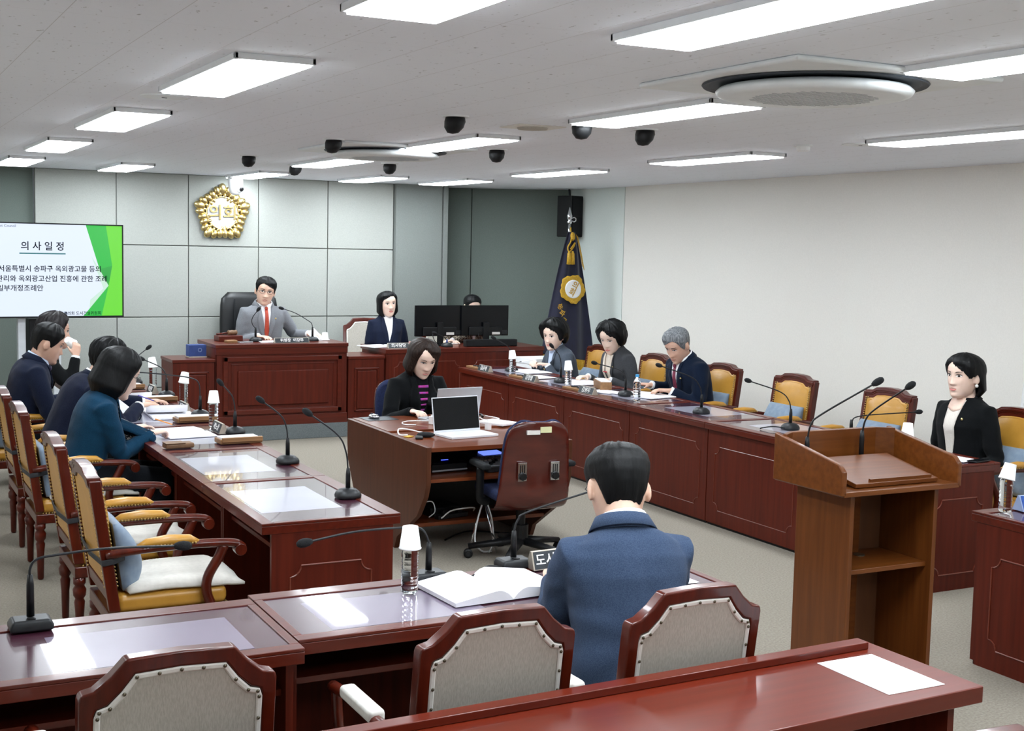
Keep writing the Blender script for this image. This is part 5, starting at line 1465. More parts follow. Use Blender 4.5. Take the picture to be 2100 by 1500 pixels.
def cloth(name, c, c2, s=240, bump=0.12):
    return mat(name, c, 0.9, 0, 0, c2, (s, s, s), bump, None, 2.0, sheen=0.04, spec=0.12)
M['suit_grey'] = cloth('suit_light_grey', '74777c', '83868b')
M['suit_navy'] = cloth('suit_navy', '141a2c', '1b2236')
M['suit_navy2'] = cloth('suit_dark_navy', '13182a', '1a2034')
M['suit_black'] = cloth('suit_black', '0a0c0e', '101214')
M['suit_teal'] = cloth('jacket_teal', '0d3149', '133b55')
M['suit_blue'] = cloth('jacket_blue', '303e55', '3f4d65', 320)
M['suit_grey_blue'] = cloth('jacket_grey_blue', '4a525d', '565e6a')
M['suit_grey_brown'] = cloth('jacket_grey', '3d3f42', '484a4e')
M['suit_dknavy'] = cloth('suit_ink_blue', '0e182a', '142034')
M['check'] = mat('jacket_check', '2d2722', 0.9, 0, 0, '8f8272', (70, 70, 70), 0, None, 1.0, lo=0.48, hi=0.52)
M['shirt_white'] = cloth('shirt_white', 'e8eaee', 'eff1f4', 120, 0.03)
M['shirt_blue'] = cloth('shirt_blue', 'bccbe6', 'c6d4ec', 120, 0.03)
M['knit_cream'] = cloth('knit_cream', 'd6cfc6', 'ded8cf', 160)
M['knit_black'] = cloth('knit_black', '0e0e11', '151519', 160)
M['stripe_pink'] = cloth('stripe_pink', 'b83a86', '9f4fae', 60, 0.02)
M['print_bw'] = mat('print_blouse', '1c1c20', 0.8, 0, 0, 'd8d4cc', (110, 110, 110), 0, None, 1.0, lo=0.5, hi=0.53)
M['scarf'] = mat('scarf_cream', 'd9cdbd', 0.85, 0, 0, 'e2d7c8', (40, 40, 40), 0.1)
M['red_trim'] = mat('scarf_red', 'a83038', 0.8, 0, 0, 'b23a41', (40, 40, 40))
M['tie_orange'] = mat('tie_orange', 'a93a24', 0.6, 0, 0, 'b4452d', (60, 60, 60), 0.1)
M['tie_wine'] = mat('tie_wine', '6d1f38', 0.6, 0, 0, '782843', (60, 60, 60), 0.1)
M['tie_dark'] = mat('tie_dark', '2b2340', 0.6, 0, 0, '342b4a', (60, 60, 60), 0.1)
M['trouser'] = cloth('trousers_dark', '101217', '16191e')
M['shoe'] = mat('shoe_black', '121214', 0.35, 0, 0, '18181a', (30, 30, 30))
M['pearl'] = mat('pearl', 'e4e4e0', 0.25, 0, 0.5, 'ecece8', (30, 30, 30))
M['wire'] = mat('spectacle_wire', '3a3836', 0.3, 0.7, 0, '42403e', (30, 30, 30))

HT = [(-0.120, 0.020, 0.070, -0.020), (-0.105, 0.040, 0.082, 0.008), (-0.085, 0.052, 0.084, 0.038), (-0.06, 0.061, 0.084, 0.058), (-0.03, 0.068, 0.085, 0.082), (0.0, 0.072, 0.084, 0.095),
      (0.03, 0.075, 0.086, 0.101), (0.06, 0.0745, 0.083, 0.098), (0.085, 0.066, 0.070, 0.086), (0.103, 0.048, 0.048, 0.063), (0.114, 0.026, 0.024, 0.034), (0.118, 0.004, 0.004, 0.006)]
def head_dims(z):
    if z <= HT[0][0]: return HT[0][1:]
    for a, b in zip(HT[:-1], HT[1:]):
        if z <= b[0]:
            t = (z - a[0]) / (b[0] - a[0])
            return tuple(a[k] + (b[k] - a[k]) * t for k in (1, 2, 3))
    return HT[-1][1:]
def gs(x, m, s): return math.exp(-((x - m) / s) ** 2)
def face_feat(x, z, fem=False):
    y = 0.0
    nl = max(0, min(1, (0.028 - z) / 0.062)) if z > -0.036 else max(0, 1 - (-0.036 - z) / 0.012)
    y += (0.018 if fem else 0.022) * nl ** 1.3 * gs(x, 0, 0.0105 + 0.004 * nl)
    y += 0.007 * gs(abs(x), 0.014, 0.007) * gs(z, -0.033, 0.009)
    y += 0.004 * gs(z, 0.036, 0.010) * gs(abs(x), 0.028, 0.022) * (0.6 if fem else 1)
    y -= 0.009 * gs(abs(x), 0.031, 0.016) * gs(z, 0.014, 0.014)
    y += 0.004 * gs(abs(x), 0.030, 0.013) * gs(z, 0.012, 0.009)
    y += 0.003 * gs(abs(x), 0.042, 0.016) * gs(z, -0.018, 0.018)
    y += 0.006 * gs(x, 0, 0.022) * (gs(z, -0.057, 0.006) + gs(z, -0.071, 0.0065)) - 0.002 * gs(z, -0.064, 0.003) * gs(x, 0, 0.022)
    y -= 0.003 * gs(x, 0, 0.03) * gs(z, -0.082, 0.007)
    y += 0.006 * gs(x, 0, 0.020) * gs(z, -0.102, 0.014)
    return y
PEX = 2.25
def face_y(x, z, fem=False):
    w_, f, b_ = head_dims(z)
    q = max(0.0, 1 - abs(x / w_) ** PEX) ** (1 / PEX)
    return f * q + face_feat(x, z, fem)
def head_bm(bm, mx, fem):
    rings = []
    zs_ = [-0.120 + 0.238 * (i / 62) for i in range(63)]
    n = 56
    for z in zs_:
        w_, f, b_ = head_dims(z)
        r = []
        for k in range(n):
            a = 2 * PI * k / n
            s, c = math.sin(a), math.cos(a)
            x = w_ * math.copysign(abs(s) ** (2 / PEX), s)
            d = f if c > 0 else b_
            y = d * math.copysign(abs(c) ** (2 / PEX), c)
            if c > 0: y += face_feat(x, z, fem) * min(1, c * 2.2)
            r.append(mx @ V((x, y, z)))
        rings.append(r[::-1])
    loft(bm, rings)
    for s in (-1, 1):   # ears
        em = Matrix.Rotation(s * 0.32, 3, 'Z') @ Matrix.Rotation(-0.15, 3, 'X')
        tmp = bmesh.new()
        blob(tmp, (s * 0.077, -0.008, -0.004), 0.0085, 0.019, 0.033, 12, em)
        for v in tmp.verts: v.co = mx @ v.co
        me = bpy.data.meshes.new('t'); tmp.to_mesh(me); tmp.free(); bm.from_mesh(me); bpy.data.meshes.remove(me)

def remesh(bm, voxel, smooth=2):
    """fuse overlapping closed shapes into one continuous surface"""
    bmesh.ops.recalc_face_normals(bm, faces=bm.faces[:])
    me = bpy.data.meshes.new('tmp'); bm.to_mesh(me); bm.free()
    o = bpy.data.objects.new('tmp', me); COL.objects.link(o)
    md = o.modifiers.new('r', 'REMESH'); md.mode = 'VOXEL'; md.voxel_size = voxel; md.adaptivity = 0.0
    if smooth:
        s = o.modifiers.new('s', 'SMOOTH'); s.iterations = smooth; s.factor = 0.5
    dg = bpy.context.evaluated_depsgraph_get(); dg.update()
    out = bpy.data.meshes.new_from_object(o.evaluated_get(dg))
    bpy.data.objects.remove(o); bpy.data.meshes.remove(me)
    return out
def mesh_add(name, me, m, parent):
    o = bpy.data.objects.new(name, me); COL.objects.link(o)
    me.materials.clear(); me.materials.append(M[m] if isinstance(m, str) else m)
    me.polygons.foreach_set('use_smooth', [True] * len(me.polygons))
    o.parent = parent
    return o

def lerp_list(L, x):
    if x <= L[0][0]: return L[0][1]
    for (a, va), (b, vb) in zip(L[:-1], L[1:]):
        if x <= b: return va + (vb - va) * (x - a) / (b - a)
    return L[-1][1]
# end height by azimuth (0 = face, 180 = nape), thickness by azimuth, flare below the ears, end taper, roughness
HAIR = {
    'short': dict(end=[(0, 0.074), (25, 0.070), (42, 0.058), (55, 0.040), (66, 0.012), (78, -0.012), (84, -0.006), (92, 0.026), (112, 0.022), (125, -0.02), (140, -0.062), (180, -0.075)], th=[(0, 0.022), (60, 0.010), (100, 0.008), (180, 0.012)], top=0.024, taper=True, rough=0.004),
    'crop': dict(end=[(0, 0.072), (42, 0.060), (58, 0.038), (74, 0.0), (84, 0.0), (92, 0.028), (112, 0.024), (124, -0.01), (140, -0.055), (180, -0.070)], th=[(0, 0.020), (60, 0.010), (100, 0.010), (180, 0.014)], top=0.022, taper=True, rough=0.003),
    'curlyshort': dict(end=[(0, 0.070), (42, 0.058), (60, 0.035), (74, -0.005), (84, -0.0), (92, 0.022), (112, 0.018), (125, -0.03), (180, -0.080)], th=[(0, 0.032), (60, 0.016), (100, 0.014), (180, 0.018)], top=0.034, taper=True, rough=0.011),
    'bob': dict(end=[(0, 0.082), (18, 0.076), (35, 0.062), (50, 0.028), (60, -0.03), (68, -0.108), (80, -0.128), (180, -0.132)], th=[(0, 0.016), (50, 0.018), (90, 0.026), (180, 0.028)], top=0.026, taper=False, rough=0.003, flare=0.10),
    'bob_tucked': dict(end=[(0, 0.074), (25, 0.068), (42, 0.050), (56, 0.020), (68, -0.002), (80, 0.014), (94, 0.020), (104, -0.03), (112, -0.115), (130, -0.135), (180, -0.140)], th=[(0, 0.014), (60, 0.014), (90, 0.014), (110, 0.026), (180, 0.030)], top=0.024, taper=False, rough=0.003, flare=0.06),
    'long': dict(end=[(0, 0.084), (28, 0.078), (48, 0.062), (63, 0.025), (71, -0.07), (80, -0.21), (110, -0.26), (180, -0.27)], th=[(0, 0.014), (50, 0.014), (90, 0.022), (180, 0.024)], top=0.022, taper=False, rough=0.003, flare=0.03),
    'bouffant': dict(end=[(0, 0.084), (25, 0.079), (42, 0.064), (58, 0.036), (68, 0.0), (76, -0.030), (84, -0.026), (96, -0.02), (106, -0.04), (125, -0.075), (180, -0.085)], th=[(0, 0.034), (45, 0.036), (90, 0.050), (140, 0.052), (180, 0.048)], top=0.052, taper=False, rough=0.008, flare=0.02, endr=0.75),
    'waved': dict(end=[(0, 0.084), (22, 0.078), (40, 0.064), (56, 0.034), (66, -0.018), (76, -0.055), (100, -0.07), (180, -0.085)], th=[(0, 0.026), (45, 0.028), (90, 0.036), (140, 0.044), (180, 0.046)], top=0.036, taper=False, rough=0.012, flare=0.02, endr=0.7),
    'bun': dict(end=[(0, 0.076), (25, 0.070), (45, 0.052), (64, 0.018), (78, 0.0), (92, 0.018), (110, 0.01), (125, -0.04), (180, -0.07)], th=[(0, 0.010), (90, 0.008), (180, 0.010)], top=0.012, taper=True, rough=0.002),
}
def hair_bm(style, seed, part=0.0):
    h = HAIR[style]
    na, ns = 84, 30
    bm = bmesh.new()
    outer, inner = [], []
    flare = h.get('flare', 0)
    for i in range(ns + 1):
        ro, ri = [], []
        for k in range(na):
            a = 2 * PI * k / na
            ad = math.degrees(a); ad = 360 - ad if ad > 180 else ad
            ze = lerp_list(h['end'], ad) + 0.004 * noise.noise(V((math.sin(a) * 5, math.cos(a) * 5, seed)))
            if not h['taper']: ze += 0.010 * noise.noise(V((math.sin(a) * 16, math.cos(a) * 16, seed + 3)))
            if part:   # swept to one side
                sgn = 1 if a < PI else -1
                if ad < 60: ze += part * sgn * 0.022 * math.sin(math.radians(ad * 3))
            f = i / ns
            z = 0.1175 - (0.1175 - ze) * f ** 1.5
            zz = max(z, 0.012) if not h['taper'] else z
            w_, fd, bd = head_dims(zz)
            s, c = math.sin(a), math.cos(a)
            x = w_ * math.copysign(abs(s) ** (2 / PEX), s)
            d = fd if c > 0 else bd
            y = d * math.copysign(abs(c) ** (2 / PEX), c)
            n = V((x / 0.0055, y / 0.0085, max(zz - 0.01, 0) / 0.0100))
            n = n.normalized() if n.length > 1e-6 else V((0, 0, 1))
            tt = lerp_list(h['th'], ad)
            zf = max(0, min(1, (zz - 0.02) / 0.09))
            th = tt + (h['top'] - tt) * zf
            if ad < 75:      # thin out towards the face
                a_e = -40.0
                if z < h['end'][0][1]:
                    for (aa, ea), (ab, eb) in zip(h['end'][:-1], h['end'][1:]):
                        if eb <= z: a_e = aa + (ab - aa) * (ea - z) / max(1e-6, ea - eb); break
                fh = max(0.0, min(1.0, (ad - a_e) / 30.0))
                fv = max(0.0, min(1.0, (z - ze) / 0.05)) if ad < 45 else 1.0
                q_ = 1 - (1 - fh) ** 2
                q_ *= 0.25 + 0.75 * (1 - (1 - fv) ** 2)
                th = 0.005 + (th - 0.005) * q_
            if h['taper']: th = th * (1 - 0.75 * f ** 2.5) + 0.0015
            else:
                th = th * (1 - (0.85 if ad < 58 else h.get('endr', 0.12)) * max(0, (f - 0.55) / 0.45) ** 3)
            drop = max(0.0, 0.012 - z) if not h['taper'] else 0
            p0 = V((x, y, z))
            nz = noise.noise(V((s * 9, c * 9, z * 14 + seed)))
            nz2 = noise.noise(V((s * 24, c * 24, z * 5 + seed)))
            th += h['rough'] * nz + 0.0016 * nz2
            hn = V((n.x, n.y, 0))
            curl = -1.6 * max(0, drop - 0.09) * (0.5 if flare else 0)
            po = p0 + n * max(th, 0.002) + hn * (flare * drop + curl)
            ro.append(po)
            ri.append(p0 - n * 0.004 if not drop else p0 + hn * (flare * drop + curl + max(th - 0.024, -0.004)))
        outer.append(ro); inner.append(ri)
    vo = [[bm.verts.new(p) for p in r] for r in outer]
    vi = [[bm.verts.new(p) for p in r] for r in inner]
    for L, flip in ((vo, False), (vi, True)):
        for r0, r1 in zip(L[:-1], L[1:]):
            for k in range(na):
                j = (k + 1) % na
                q = (r0[k], r0[j], r1[j], r1[k])
                bm.faces.new(q[::-1] if flip else q)
        bm.faces.new(L[0] if flip else L[0][::-1])
    for k in range(na):
        j = (k + 1) % na
        bm.faces.new((vo[-1][k], vo[-1][j], vi[-1][j], vi[-1][k]))
    return bm

def poly_patch(pts, mx, off, fem):
    """small fan on the face surface"""
    bm = bmesh.new()
    cx = sum(p[0] for p in pts) / len(pts); cz = sum(p[1] for p in pts) / len(pts)
    c = bm.verts.new(mx @ V((cx, face_y(cx, cz, fem) + off, cz)))
    vs = [bm.verts.new(mx @ V((x, face_y(x, z, fem) + off, z))) for x, z in pts]
    for i in range(len(vs)):
        bm.faces.new((c, vs[i], vs[(i + 1) % len(vs)]))
    return bm
def join_bm(list_):
    out = bmesh.new()
    for b_ in list_:
        me = bpy.data.meshes.new('t'); b_.to_mesh(me); b_.free(); out.from_mesh(me); bpy.data.meshes.remove(me)
    return out

TORSO_M = [(-0.24, 0.17, 0.13, 0.11), (-0.1, 0.19, 0.15, 0.13), (0.1, 0.185, 0.145, 0.125), (0.3, 0.178, 0.135, 0.12), (0.5, 0.186, 0.13, 0.125), (0.68, 0.20, 0.13, 0.13), (0.80, 0.205, 0.12, 0.125), (0.89, 0.175, 0.10, 0.11), (0.955, 0.115, 0.08, 0.09), (1.0, 0.078, 0.068, 0.075), (1.03, 0.066, 0.06, 0.066)]
TORSO_F = [(-0.24, 0.17, 0.13, 0.11), (-0.1, 0.185, 0.145, 0.13), (0.1, 0.17, 0.13, 0.115), (0.3, 0.15, 0.12, 0.105), (0.5, 0.158, 0.125, 0.11), (0.66, 0.17, 0.14, 0.115), (0.79, 0.176, 0.115, 0.11), (0.88, 0.155, 0.092, 0.098), (0.95, 0.10, 0.074, 0.082), (1.0, 0.068, 0.06, 0.066), (1.03, 0.058, 0.054, 0.058)]

def person(label, loc, rz, s=1.05, seat=0.46, lean=0.15, head=(0, 0, 0), hands=(None, None), hair='short', hmat='hair_black', skin='skin_m', fem=False, jacket='suit_navy', shirt='shirt_white', tie=None, vb=-0.20, vtop=None, lips=None, glasses=False, pin=False, extra=(), voxel=0.0058, jvox=0.0105, seed=1.0, hs=1.05, cuff='shirt_white', hand_dir=(None, None), curl=(0.55, 0.55), fold=0.0, eyes_down=False, lapel=True, side=0.0, poles=(None, None), bulk=1.0, part=0.0, grip=(False, False), collar=True, lapw=0.05, neck_fwd=0.0, twist=0.0):
    root = thing('person', label, 'person', loc, rz, 'people at the committee meeting')
    L = Matrix.Translation(V(loc)) @ Matrix.Rotation(rz, 4, 'Z')
    Li = L.inverted()
    def loc_of(w):
        return None if w is None else (Li @ V(w)) / s
    P0 = V((0, 0, seat / s + 0.08))
    # spine
    N = 26
    sp = []
    p = P0.copy()
    t0, t1 = -0.3, 1.1
    def angle(t): return lean * (0.35 + 0.95 * max(0, t))
    ts = [t0 + (t1 - t0) * i / (N * 2) for i in range(N * 2 + 1)]
    pts = {}
    k0 = min(range(len(ts)), key=lambda i: abs(ts[i]))
    def tang(t):
        a = angle(t)
        return V((math.sin(side) * max(0, t), math.sin(a), math.cos(a))).normalized()
    P = [None] * len(ts)
    P[k0] = P0
    st = (t1 - t0) / (N * 2) * 0.49
    for i in range(k0 + 1, len(ts)): P[i] = P[i - 1] + tang(ts[i]) * st
    for i in range(k0 - 1, -1, -1): P[i] = P[i + 1] - tang(ts[i]) * st
    def spine(t):
        x = (t - t0) / (t1 - t0) * (N * 2)
        i = max(0, min(N * 2 - 1, int(x))); f = x - i
        pp = P[i].lerp(P[i + 1], f)
        T_ = tang(t)
        tw = twist * max(0, min(1, t))
        R_ = V((math.cos(tw), math.sin(tw), 0))
        R_ = (R_ - T_ * R_.dot(T_)).normalized()
        return pp, T_, R_, T_.cross(R_)
    TS = TORSO_F if fem else TORSO_M
    def torso(bm, scale, lim=9):
        rings = []
        for t, hw, df, db in TS:
            if t > lim: break
            c, T_, R_, F_ = spine(t)
            r = []
            for k in range(32):
                a = 2 * PI * k / 32
                ca, sa = math.cos(a), math.sin(a)
                x = hw * bulk * scale * math.copysign(abs(ca) ** 0.85, ca)
                y = (df if sa > 0 else db) * scale * math.copysign(abs(sa) ** 0.85, sa)
                r.append((c + R_ * x + F_ * y) * s)
            rings.append(r)
        loft(bm, rings)
    # shoulders, arms
    c, T_, R_, F_ = spine(0.845)
    sw = (0.152 if fem else 0.172) * bulk
    arms = []
    for i, sg in enumerate((1, -1)):
        S = c + R_ * (sw * sg) - T_ * 0.012
        tgt = loc_of(hands[i])
        if tgt is None:
            tgt = P0 + V((0.16 * sg, 0.30, -0.01))
        hd = hand_dir[i]
        if hd is not None:
            D = (L.to_3x3().inverted() @ V(hd)).normalized()
        else:
            D = tgt - (S + V((0.06 * sg, -0.05, -0.25))); D.z *= 0.25; D = D.normalized()
        Wt = tgt - D * 0.075
        L1, L2 = 0.285, 0.25
        d = Wt - S
        ln = min(d.length, 0.985 * (L1 + L2)); n = d.normalized()
        a = (L1 * L1 - L2 * L2 + ln * ln) / (2 * ln)
        h = math.sqrt(max(0, L1 * L1 - a * a))
        pole = V((0.5 * sg, -0.8, -0.9)) if poles[i] is None else V(poles[i])
        pl = (pole - n * pole.dot(n)).normalized()
        E = S + n * a + pl * h
        W = S + n * ln
        arms.append((S, E, W, D, sg))
    # head frame
    n0, T_, R_, F_ = spine(1.0)
    hr = Matrix.Rotation(head[0], 3, 'Z') @ Matrix.Rotation(-head[1], 3, 'X') @ Matrix.Rotation(head[2], 3, 'Y')
    base = n0 + (T_ * 0.5 + V((0, 0.10 + neck_fwd, 0.6))).normalized() * 0.040
    HC = base + hr @ V((0, 0.030, 0.078))
    Mh = Matrix.Translation(HC * s) @ hr.to_4x4() @ Matrix.Diagonal((s * hs * 1.07, s * hs * 1.01, s * hs * 0.975, 1))
    # ---- body: one continuous surface
    bm = bmesh.new()
    torso(bm, 0.86)
    nr = 0.050 if fem else 0.058
    q = HC + hr @ V((0, -0.02, -0.03))
    c97 = spine(0.93)[0]
    tube(bm, [c97 * s, n0 * s, ((n0 + q) / 2 + V((0, -0.004, 0))) * s, q * s], [nr * 1.35 * s, nr * 1.05 * s, nr * s, nr * s], 20)
    head_bm(bm, Mh, fem)
    hand_info = []
    for i, (S, E, W, D, sg) in enumerate(arms):
        fs = 0.9 if fem else 1.0
        tube(bm, [x * s for x in (S, S.lerp(E, 0.5), E, E.lerp(W, 0.4), W)], [0.048 * fs * s, 0.043 * fs * s, 0.038 * fs * s, 0.036 * fs * s, 0.025 * fs * s], 14)
        if hand_dir[i] is not None and len(hand_dir[i]) == 3 and abs(D.z) > 0.75:
            up = V((0, 1, 0))
        else:
            up = V((0, 0, 1))
        Nn = (up - D * up.dot(D)).normalized()
        if grip[i]:
            Nn = (Nn * 0.35 + (V((sg, 0, 0)) - D * D.x * sg) * 0.9).normalized(); Nn = (Nn - D * Nn.dot(D)).normalized()
        th = Nn.cross(D) * sg            # towards the thumb
        th = th.normalized()
        fs = 0.92 if fem else 1.0
        rings = []
        for f, wd, tk in ((-0.012, 0.026, 0.022), (0.02, 0.034, 0.016), (0.055, 0.041, 0.014), (0.085, 0.040, 0.012), (0.095, 0.036, 0.010)):
            cc_ = W + D * f * fs
            rings.append([(cc_ + th * (wd * fs * math.cos(2 * PI * k / 16)) + Nn * (tk * fs * math.sin(2 * PI * k / 16))) * s for k in range(16)])
        loft(bm, rings)
        cu_ = curl[i]
        for k, (ln_, of) in enumerate(((0.070, 0.029), (0.080, 0.0095), (0.074, -0.0105), (0.056, -0.0295))):
            o = W + D * 0.085 * fs + th * of * fs
            d = (D + th * (of * 2.6)).normalized()
            nn = Nn
            pts_ = [o - d * 0.02, o]
            ang = cu_ * (0.7 + 0.12 * k)
            for seg, q_ in enumerate((0.45, 0.32, 0.23)):
                rm = Matrix.Rotation(-ang * (0.6 if seg == 0 else 1.0), 3, (d.cross(nn)).normalized())
                # bend towards the palm
                d2 = rm @ d
                if (d2 - d).dot(nn) > 0:
                    rm = Matrix.Rotation(ang * (0.6 if seg == 0 else 1.0), 3, (d.cross(nn)).normalized()); d2 = rm @ d
                nn = rm @ nn
                d = d2
                pts_.append(pts_[-1] + d * ln_ * q_ * fs)
            tube(bm, [x * s for x in pts_], [0.0085 * s * fs, 0.0088 * s * fs, 0.0082 * s * fs, 0.0076 * s * fs, 0.0058 * s * fs], 8)
        o = W + D * 0.022 * fs + th * 0.024 * fs - Nn * 0.004
        d1 = (D * 0.75 + th * 0.75 - Nn * 0.25).normalized(); d2 = (D * 0.95 + th * 0.25 - Nn * (0.35 + 0.4 * cu_)).normalized()
        tube(bm, [x * s for x in (o - d1 * 0.012, o + d1 * 0.02, o + d1 * 0.042, o + d1 * 0.042 + d2 * 0.028)], [0.0125 * s * fs, 0.0115 * s * fs, 0.0095 * s * fs, 0.007 * s * fs], 8)
        hand_info.append((W, D, Nn, th))
    # legs of the same surface
    hips = []
    for sg in (1, -1):
        H_ = P0 + V((0.095 * sg, 0.02, -0.015)); K_ = V((0.115 * sg, 0.43, seat / s + 0.055)); A_ = V((0.11 * sg, 0.40, 0.10)); 
        tube(bm, [x * s for x in (H_, H_.lerp(K_, 0.5), K_, K_.lerp(A_, 0.4), A_)], [0.078 * s, 0.07 * s, 0.055 * s, 0.052 * s, 0.036 * s], 12)
        hips.append((H_, K_, A_))
    body = mesh_add('body', remesh(bm, voxel * s, 1), skin, root)
    # ---- trousers, shoes
    for sg, (H_, K_, A_) in zip((1, -1), hips):
        bm = bmesh.new()
        tube(bm, [x * s for x in (H_ + V((0, -0.06, 0.0)), H_.lerp(K_, 0.5), K_ + V((0, 0.01, 0.005)), K_.lerp(A_, 0.4), A_)], [0.10 * s, 0.09 * s, 0.072 * s, 0.07 * s, 0.06 * s], 16)
        mesh_obj('trouser_leg', bm, 'trouser', root, smooth=True)
        bm = bmesh.new()
        rings = []
        for f, wd, ht in ((-0.07, 0.025, 0.05), (-0.05, 0.036, 0.075), (0.02, 0.042, 0.08), (0.10, 0.046, 0.055), (0.16, 0.042, 0.04), (0.19, 0.02, 0.025)):
            c_ = V((A_.x, A_.y + f, 0))
            rings.append([V(((c_.x + wd * math.cos(2 * PI * k / 14)) * s, c_.y * s, max(0.002, (ht * 0.5 + ht * 0.5 * math.sin(2 * PI * k / 14))) * s)) for k in range(14)])
        loft(bm, rings)
        mesh_obj('shoe', bm, 'shoe', root, smooth=True)
    # ---- jacket
    bm = bmesh.new()
    torso(bm, 1.0, 1.005)
    sl = 0.9 if fem else 1.0
    for S, E, W, D, sg in arms:
        inn = spine(0.82)[0] + R_ * (0.08 * sg)
        we = W - (W - E).normalized() * 0.012
        tube(bm, [x * s for x in (inn, S, S.lerp(E, 0.3), S.lerp(E, 0.7), E, E.lerp(we, 0.35), E.lerp(we, 0.75), we)], [0.068 * sl * s, 0.066 * sl * s, 0.064 * sl * s, 0.060 * sl * s, 0.056 * sl * s, 0.053 * sl * s, 0.046 * sl * s, 0.042 * sl * s], 18)
    jm = remesh(bm, jvox * s, 4)
    jb = bmesh.new(); jb.from_mesh(jm); jb.normal_update()
    for v in jb.verts:
        p_ = v.co / s
        dsp = 0.005 * noise.noise(p_ * 7 + V((seed, 0, 0))) + 0.003 * noise.noise(p_ * 17 + V((0, seed, 0)))
        if fold:
            hz = p_.z - P0.z
            wv = math.sin(hz * 62 + p_.x * 9 * (1 if p_.x > 0 else -1) + 3 * noise.noise(p_ * 5 + V((0, 0, seed))))
            dsp += fold * (0.5 * wv * max(0, 1 - abs(hz - 0.16) / 0.2) + 0.8 * noise.noise(p_ * 11))
        for S, E, W, D, sg in arms:
            dE = (p_ - E).length
            dW = min(1.0, (p_ - W).length / 0.12)
            dsp *= 0.3 + 0.7 * dW
            if dE < 0.13:
                ax = (W - S).normalized()
                dsp += 0.007 * math.sin((p_ - E).dot(ax) * 95 + 2 * noise.noise(p_ * 9)) * (1 - dE / 0.13) * dW ** 2
            dS = (p_ - (S + V((0, 0, -0.09)))).length
            if dS < 0.10:
                dsp += 0.003 * math.sin((p_ - S).dot(V((0.5 * sg, 0.3, 0.8))) * 110) * (1 - dS / 0.10)
        v.co += v.normal * dsp * s
    jb.to_mesh(jm); jb.free()
    jk = mesh_add('jacket', jm, jacket, root)
    bv = BVHTree.FromPolygons([v.co.copy() for v in jm.vertices], [tuple(p_.vertices) for p_ in jm.polygons])
    cC, cT, cR, cF = spine(0.80)
    def proj(u, v, off, back=False):
        c_, t_, r_, f_ = spine(0.80 + v / 0.49)
        o_ = (c_ + r_ * u) * s
        d_ = f_ if not back else -f_
        hit = bv.ray_cast(o_ + d_ * 0.5 * s, -d_)
        if hit[0] is None:
            return (c_ + r_ * u + d_ * 0.06) * s
        return hit[0] + d_ * off * s
    def strip(rows, off, name, m, thick=0.004, back=False, smooth=True, sub=0):
        bm = bmesh.new()
        g = [[bm.verts.new(proj(u, v, off if not callable(off) else off(j / max(1, len(rows) - 1)), back)) for (u, v) in r] for j, r in enumerate(rows)]
        for a_, b_ in zip(g[:-1], g[1:]):
            for i in range(len(a_) - 1):
                bm.faces.new((a_[i], a_[i + 1], b_[i + 1], b_[i]))
        return mesh_obj(name, bm, m, root, smooth=smooth, solid=thick * s, sub=sub)
    vt = 0.085 if vtop is None else vtop
    def uin(v): return 0.050 * max(0, (v - vb) / (vt - vb)) ** 0.85
    nrow = 14
    vs_ = [vb + (vt - vb) * i / nrow for i in range(nrow + 1)]
    if shirt:
        strip([[(-uin(v) - 0.006 + (2 * uin(v) + 0.012) * k / 6, v) for k in range(7)] for v in vs_], 0.003, 'shirt_front', shirt)
        if collar:
            yb = bmesh.new()
            rings = []
            for t, hw, df, db in TS:
                if t < 0.86: continue
                c_, t_, r_, f_ = spine(t)
                rings.append([(c_ + r_ * (hw * bulk * 0.82 * math.cos(2 * PI * k / 32)) + f_ * ((df if k < 16 else db) * 0.86 * math.sin(2 * PI * k / 32))) * s for k in range(32)])
            loft(yb, rings)
            mesh_obj('shirt_yoke', yb, shirt, root, smooth=True)
        cr = nr * 1.28
        bm = bmesh.new()
        ax = (q - n0).normalized()
        tilt = 0.35
        rings = []
        for zz, rr in ((-0.022, cr * 1.16), (0.004, cr * 1.06), (0.026, cr * 0.99)):
            rings.append([(n0 + ax * (zz - tilt * 0.03 * math.sin(2 * PI * k / 28)) + R_ * (rr * math.cos(2 * PI * k / 28)) + R_.cross(ax) * (-rr * math.sin(2 * PI * k / 28))) * s for k in range(28)])
        loft(bm, rings, cap=False)
        if collar:
            mesh_obj('shirt_collar', bm, shirt, root, smooth=True, solid=0.004 * s)
        else:
            bm.free()
    if tie:
        tw_ = lambda v: 0.013 + 0.012 * min(1, (vt - v) / (vt - vb))
        strip([[(x * min(tw_(v), uin(v) + 0.004), v) for x in (-1, -0.5, 0, 0.5, 1)] for v in vs_[:-1]], 0.010, 'tie', tie, 0.006)
        bm = bmesh.new(); blob(bm, proj(0, vt - 0.012, 0.016), 0.017 * s, 0.012 * s, 0.018 * s, 12)
        mesh_obj('tie_knot', bm, tie, root, smooth=True)
    if lapel:
        for sg in (1, -1):
            rows = []
            for i, v in enumerate(vs_):
                f = i / nrow
                wdt = lapw * math.sin(PI * min(1, f * 1.05) ** 0.75 * 0.72) if f < 0.72 else lapw * (0.55 + 0.25 * (1 - f))
                u0 = uin(v)
                rows.append([(sg * (u0 + wdt * k / 3), v - 0.012 * (k / 3) * (1 if f < 0.72 else -1)) for k in range(4)])
            strip(rows, 0.009, 'lapel', jacket, 0.005)
    # collar at the back of the neck
    bm = bmesh.new()
    ax = (q - n0).normalized()
    rings = []
    fwd = (F_ - ax * F_.dot(ax)).normalized()
    rgt = fwd.cross(ax)
    K = 26
